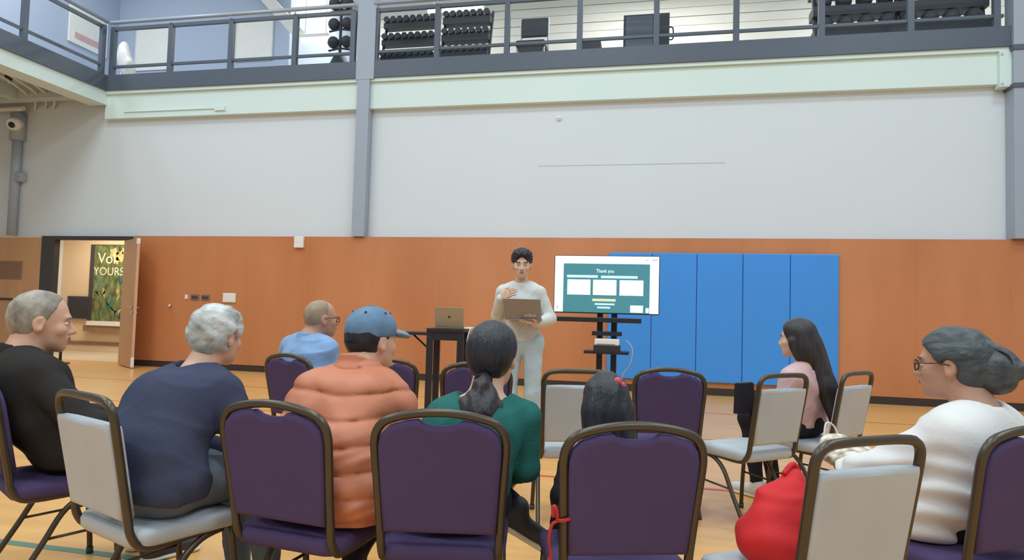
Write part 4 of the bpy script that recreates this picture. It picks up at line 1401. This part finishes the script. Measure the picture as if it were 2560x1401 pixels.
# 5 -- ponytail and green sweater
loc, a = seat('B')
p = Person('person with a black ponytail in a green sweater seen from behind', loc, a, (-0.575, 2.41, 1.05), -14, -6, 1.03, sw=0.145, lb=0.98, hump=0.03, nkoff=(-0.02, -0.045, -0.138), shyaw=-6,
           pel=(0.03, -0.03, 0.575), kn={-1: (-0.06, 0.40, 0.60), 1: (0.12, 0.38, 0.53)}, an={-1: (0.24, 0.20, 0.47), 1: (0.12, 0.40, 0.09)},
           wr={1: (0.22, 0.26, 0.58), -1: (-0.05, 0.3, 0.64)}, el={1: (0.265, 0.05, 0.66), -1: (-0.16, 0.08, 0.64)})
p.fd = {-1: V3(0.75, 0.1, -0.45)}
p.body('skin_pale', 0.008)
p.face()
p.trousers('cotton_black')
p.shoes('shoe_black')
p.top('sweater', 'knit_green', 0.016, 0.97, -0.12, 0.084, 0.05, neckdrop=0.010, disp=p.folds(0.004, 40, 3.0))
F = Field()
H, M, c = p.hs, p.HM, p.hp
F.ell(c(0, -0.014, 0.034), np.array((0.089, 0.108, 0.095)) * H, M)
F.ell(c(0, -0.050, -0.005), np.array((0.080, 0.072, 0.092)) * H, M, 0.03)
F.cut(c(0, 0.03, -0.02), M @ V3(0, 0.85, -0.5))
F.cut(c(0, -0.03, -0.10), M @ V3(0, 0.5, -1), 0.02)
F.mesh('hair', 'hair_black', p.root, 0.007, lambda X, Y, Z: 0.001 * np.sin(X * 170 + Y * 60))
F = Field()
t0 = c(0.0, -0.098, -0.085)
F.cone(t0, t0 + V3(0.0, -0.035, -0.03), 0.026, 0.036, 0.02)
F.cone(t0 + V3(0.0, -0.035, -0.03), t0 + V3(0.0, -0.045, -0.11), 0.036, 0.070, 0.03)
F.cone(t0 + V3(0.0, -0.045, -0.11), t0 + V3(0.035, -0.040, -0.24), 0.070, 0.055, 0.03)
F.cone(t0 + V3(-0.03, -0.045, -0.10), t0 + V3(-0.065, -0.035, -0.21), 0.05, 0.040, 0.03)
F.cone(t0 + V3(0.03, -0.04, -0.10), t0 + V3(0.07, -0.03, -0.20), 0.045, 0.035, 0.03)
F.mesh('ponytail', 'hair_brownblack', p.root, 0.007, lambda X, Y, Z: 0.004 * np.sin(X * 110 + 2 * np.sin(Z * 30)) + 0.002 * np.sin(X * 230 + Y * 90))
tie = MB().tube([(0.027 * math.cos(k * PI / 8), 0.0, 0.027 * math.sin(k * PI / 8)) for k in range(16)], 0.007, 8, closed=True).build('hair_tie', 'cotton_black', p.root)
tie.location = Vector(t0 + V3(0, -0.006, -0.004))
tie.rotation_euler = (0.7, 0, 0)

# 6 -- child
loc, a = seat('C')
p = Person('child with dark hair and a red hair clip behind the purple chair', loc, a, (-0.155, 2.42, 0.893), -4, -8, 0.92, sw=0.125, lb=0.8, hump=0.02, nkoff=(0, -0.03, -0.15),
           pel=(0.0, 0.03, 0.555), kn={-1: (-0.08, 0.34, 0.52), 1: (0.08, 0.34, 0.52)}, an={-1: (-0.08, 0.36, 0.20), 1: (0.08, 0.36, 0.20)},
           el={1: (0.14, 0.08, 0.60), -1: (-0.14, 0.08, 0.60)}, wr={1: (0.08, 0.22, 0.60), -1: (-0.08, 0.22, 0.60)})
p.body('skin_pale', 0.008)
p.face()
p.trousers('cotton_black', h=0.011)
p.shoes('shoe_white')
p.top('shirt', 'cotton_black', 0.008, 0.9, -0.06, 0.064, 0.05, 0.010)
F = Field()
H, M, c = p.hs, p.HM, p.hp
F.ell(c(0, -0.014, 0.034), np.array((0.088, 0.106, 0.094)) * H, M)
F.ell(c(0, -0.050, -0.02), np.array((0.086, 0.074, 0.10)) * H, M, 0.03)
for q in (-1, 0, 1):
    F.cone(c(q * 0.045, -0.055, -0.04), c(q * 0.072, -0.085, -0.24), 0.050, 0.032, 0.04)
F.cut(c(0, 0.045, -0.02), M @ V3(0, 0.85, -0.5))
F.mesh('hair', 'hair_black', p.root, 0.007, lambda X, Y, Z: 0.002 * np.sin(X * 140 + 1.5 * np.sin(Z * 24)))
cl = MB().ball((0, 0, 0), 0.016, 10, 8, (1, 0.6, 1)).ball((0.018, 0, -0.012), 0.012, 10, 8, (1, 0.6, 1)).ball((-0.016, 0, -0.010), 0.012, 10, 8, (1, 0.6, 1)).build('hair_clip', 'clip_red', p.root)
cl.location = Vector(c(0.030, -0.092, 0.085))

# 7 -- presenter
pos = (-1.085, 5.64)
rz = math.radians(180 + 4)
p = Person('standing presenter in a pale grey sweater and light jeans holding a laptop', pos, rz, (-1.105, 5.60, 1.625), 8, -8, 1.02, pel=(0, 0, 0.96), sw=0.155, lb=0.86, hump=-0.005, nkoff=(0, -0.02, -0.165),
           kn={-1: (-0.10, 0.03, 0.51), 1: (0.11, 0.03, 0.51)}, an={-1: (-0.105, -0.01, 0.09), 1: (0.125, -0.01, 0.09)},
           el={1: (0.235, -0.02, 1.17), -1: (-0.235, 0.0, 1.16)}, wr={1: (0.17, 0.20, 1.325), -1: (-0.14, 0.24, 1.125)}, waist=0.8)
p.body('skin_pale', 0.0055, hands={1: ((-0.75, 0.5, 0.45), (-0.3, -0.7, -0.2), 22), -1: ((0.75, 0.65, 0.02), (0, 0, 1), 10)})
p.face()
p.trousers('denim_light', 0.016, 0.97, 0.009, baggy=0.018)
p.shoes('shoe_white')
p.top('sweater', 'sweater_white', 0.022, 0.95, 0.0, 0.056, 0.06, 0.008, neckdrop=-0.004, disp=p.folds(0.004, 30, 0.5))
F = Field()
H, M, c = p.hs, p.HM, p.hp
F.ell(c(0, -0.014, 0.050), np.array((0.090, 0.104, 0.086)) * H, M)
F.ell(c(0, 0.030, 0.090), np.array((0.078, 0.072, 0.045)) * H, M, 0.03)
F.ell(c(0, -0.055, 0.0), np.array((0.080, 0.060, 0.085)) * H, M, 0.03)
F.ell(c(0, 0.105, -0.02), np.array((0.062, 0.06, 0.095)) * H, M, 0.012, 's')
F.cut(c(0, 0.02, -0.015), M @ V3(0, 0.6, -0.8))
F.mesh('hair', 'hair_curly', p.root, 0.0055, lambda X, Y, Z: 0.007 * np.sin(X * 120) * np.sin(Y * 115 + 1) * np.sin(Z * 125))
lp, lid = laptop('laptop', (-1.03, 5.33, 1.145), math.radians(4), 0.305, 0.21, 0.205, math.radians(40), 'laptop_grey', 'open grey laptop held by the standing presenter')
for k in range(5):
    MB().box(0.015 + k * 0.019, 0.030 + k * 0.019, -0.0052, -0.004, 0.022 + 0.006 * (k % 2), 0.040 + 0.006 * (k % 3)).build('sticker', 'sticker_white', lid)

# 8 -- long hair, pink top
loc, a = seat('H2')
p = Person('person with very long dark hair in a pink top near the blue mat', loc, a, (0.915, 4.52, 1.095), 14, -4, 1.0, sw=0.155, lb=0.92, hump=0.01, nkoff=(0, -0.03, -0.165), pel=(-0.03, 0.05, 0.57),
           kn={-1: (-0.08, 0.42, 0.53), 1: (0.08, 0.42, 0.53)}, an={-1: (-0.05, 0.36, 0.09), 1: (0.06, 0.30, 0.09)})
p.body('skin_pale', 0.009)
p.face()
p.trousers('cotton_black', h=0.011)
p.shoes('shoe_white')
p.top('sweater', 'knit_pink', 0.016, 0.95, -0.03, 0.064, 0.05, 0.009, disp=p.folds(0.006, 55, 4.0))
F = Field()
H, M, c = p.hs, p.HM, p.hp
F.ell(c(0, -0.014, 0.036), np.array((0.090, 0.108, 0.096)) * H, M)
F.ell(c(0, -0.040, -0.05), np.array((0.092, 0.080, 0.13)) * H, M, 0.03)
for q in (-1, 1):
    F.cone(c(q * 0.070, 0.010, -0.02), c(q * 0.085, 0.02, -0.30), 0.030, 0.016, 0.02)
F.cut(c(0, 0.045, -0.01), M @ V3(0, 0.9, -0.35))
F.cone(c(0.02, -0.075, -0.05), c(0.03, -0.145, -0.30), 0.075, 0.060, 0.04)
F.cone(c(0.03, -0.145, -0.30), c(0.05, -0.185, -0.52), 0.060, 0.036, 0.04)
F.cone(c(0.06, -0.10, -0.10), c(0.09, -0.17, -0.42), 0.05, 0.03, 0.03)
F.mesh('hair', 'hair_brownblack', p.root, 0.008, lambda X, Y, Z: 0.002 * np.sin(X * 120 + Y * 40 + 1.5 * np.sin(Z * 18)))
fo = empty('black_folder', (0.62, 4.66, 0.0), a)
MB().prism([(-0.10, 0.585), (0.10, 0.585), (0.07, 0.78), (-0.09, 0.78)], 'y', -0.02, 0.02).build('cover', 'cotton_black', fo)
MB().box(-0.085, 0.07, -0.014, 0.014, 0.78, 0.786).build('page_edge', 'black_plastic', fo)
tag(fo, 'black folder upright on the knees of the long haired person', 'folder')

# 9 -- white long sleeves, glasses and hair clip
loc, a = seat('K')
p = Person('person in a white long sleeved top with glasses in the right foreground', loc, a, (1.08, 2.71, 1.07), 28, -4, 1.06, sw=0.17, lb=1.16, hump=0.03, nkoff=(0.015, -0.065, -0.15), waist=1.2,
           pel=(0.03, 0.05, 0.585), wr={1: (0.10, 0.36, 0.66), -1: (-0.06, 0.38, 0.64)}, el={1: (0.30, 0.16, 0.66), -1: (-0.24, 0.16, 0.66)}, shyaw=12)
p.body('skin_tan', 0.007, hands={-1: ((0.5, 0.8, 0.0), (0.3, 0, -1), 40), 1: ((-0.5, 0.8, 0.0), (-0.3, 0, -1), 40)})
p.face(brow='hair_slate')
p.glasses()
p.trousers('cotton_black')
p.shoes('shoe_black')


def shirt9(X, Y, Z):
    low = np.clip((0.86 - Z) * 6, 0, 1)
    ph = Z * 78 + 3.0 * np.sin(X * 8 + 0.6) + 2.0 * np.sin(Y * 9)
    return 0.009 * low * np.sin(ph) * (0.6 + 0.4 * np.sin(X * 11 + Z * 5)) + 0.003 * np.sin(X * 19 + Z * 23) * np.sin(Y * 21 - Z * 17)


p.top('long_sleeved_top', 'cotton_white', 0.022, 0.93, -0.10, 0.062, 0.06, 0.0075, disp=shirt9, neckdrop=0.0)
H, M, c = p.hs, p.HM, p.hp
p.cap_hair('hair_slate', 0.015, 0.002, line=(0.085, 0.080, 0.012, -0.012), nape=-0.09, back=0.012, freq=0.5, h=0.0065)
F = Field()
F.ell(c(0, -0.112, -0.020), np.array((0.062, 0.060, 0.070)) * H, M, 0.03)
F.ell(c(0, -0.130, -0.055), np.array((0.048, 0.046, 0.040)) * H, M, 0.03)
F.cone(c(0, -0.14, 0.0), c(0.0, -0.195, -0.010), 0.034 * H, 0.015 * H, 0.03)
F.cone(c(0, -0.195, -0.010), c(0.0, -0.190, -0.040), 0.015 * H, 0.010 * H, 0.01)
F.cone(c(0, -0.06, 0.080), c(0, -0.14, 0.015), 0.040 * H, 0.034 * H, 0.03)
F.mesh('hair_bun', 'hair_slate', p.root, 0.0065, lambda X, Y, Z: 0.003 * np.sin(X * 70 + Y * 60 + Z * 50))
MB_c = MB()
for k in range(5):
    MB_c.tube(smooth_path([tuple(c(-0.03 + 0.015 * k, -0.12, 0.055)), tuple(c(-0.032 + 0.016 * k, -0.165, 0.03)), tuple(c(-0.03 + 0.015 * k, -0.172, -0.02))], 3), 0.004, 6)
MB_c.build('claw_clip', 'black_plastic', p.root)

# ------------------------------------------------------------------ bags and small things on the chairs
ci, ai = CH['I']
rb = empty('red_bag', (ci[0] - 0.05, ci[1] - 0.01, 0.464), ai)
F = Field()
F.ell((0, 0, 0.08), (0.12, 0.115, 0.09), None, 0.03)
F.ell((0.03, 0.0, 0.15), (0.09, 0.085, 0.10), None, 0.05)
F.cone((0.05, 0.0, 0.18), (0.07, 0.0, 0.255), 0.055, 0.035, 0.04)
F.cut((0, 0, 0.004), (0, 0, -1))
F.mesh('bag_body', 'red_fabric', rb, 0.008, lambda X, Y, Z: 0.005 * np.sin(X * 30 + Z * 40) * np.sin(Y * 35 + Z * 12) - 0.006 * np.exp(-((Z - 0.215) / 0.012) ** 2))
MB().tube(smooth_path([(0.10, 0.0, 0.25), (0.07, 0.0, 0.30), (0.03, 0.0, 0.27)]), 0.009, 8).build('loop_handle', 'red_fabric', rb)
tag(rb, 'red soft fabric bag slumped on the grey chair seat', 'bag')
cc, ac = CH['C']
ca, sa = math.cos(ac), math.sin(ac)


def chair_pt(x_, y_, z_):
    return (cc[0] + ca * x_ - sa * y_, cc[1] + sa * x_ + ca * y_, z_)


rr_ = empty('red_ribbon', chair_pt(-0.197, -0.235, 0.0), ac)
MB().tube([(0.019 * math.cos(k * PI / 6), 0.019 * math.sin(k * PI / 6), 0.60 + 0.002 * k) for k in range(12)], 0.006, 6, closed=True).build('tied_loop', 'red_ribbon', rr_)
MB().tube(smooth_path([(-0.018, 0.0, 0.61), (-0.035, 0.0, 0.60), (-0.045, -0.005, 0.56), (-0.036, 0.0, 0.51), (-0.05, 0.0, 0.47), (-0.062, 0, 0.44), (-0.045, 0, 0.425), (-0.036, 0, 0.45), (-0.042, 0.005, 0.50)]), 0.009, 6, flat=0.5).build('band', 'red_ribbon', rr_)
MB().ball((-0.055, 0.0, 0.445), 0.019, 10, 8, (1, 0.6, 1.2)).build('knot', 'red_ribbon', rr_)
MB().tube(smooth_path([(-0.018, 0.0, 0.61), (-0.022, 0.0, 0.64), (-0.032, 0.005, 0.65), (-0.03, 0.005, 0.62)]), 0.007, 6).build('bow_loop', 'red_ribbon', rr_)
tag(rr_, 'dark red ribbon tied to the side of a purple chair back', 'ribbon')
ck, ak = CH['K']
fc = empty('floral_cloth', (ck[0] - math.sin(ak) * 0.42 - math.cos(ak) * 0.02, ck[1] + math.cos(ak) * 0.42 - math.sin(ak) * 0.02, 0.62), ak)
F = Field()
F.ell((0, 0, 0.04), (0.13, 0.10, 0.045), None, 0.02)
F.ell((-0.03, 0.05, 0.075), (0.07, 0.05, 0.05), None, 0.03)
F.mesh('folded_cloth', 'floral_cloth', fc, 0.008, lambda X, Y, Z: 0.007 * np.sin(X * 50 + Y * 20) * np.sin(Y * 45 + Z * 30))
MB().tube(smooth_path([(-0.06, 0.08, 0.10), (-0.04, 0.09, 0.16), (0.0, 0.09, 0.15), (0.02, 0.08, 0.10)]), 0.004, 6).build('tie_string', 'cotton_white', fc)
tag(fc, 'cream and brown patterned cloth on the lap of the person in white', 'cloth')
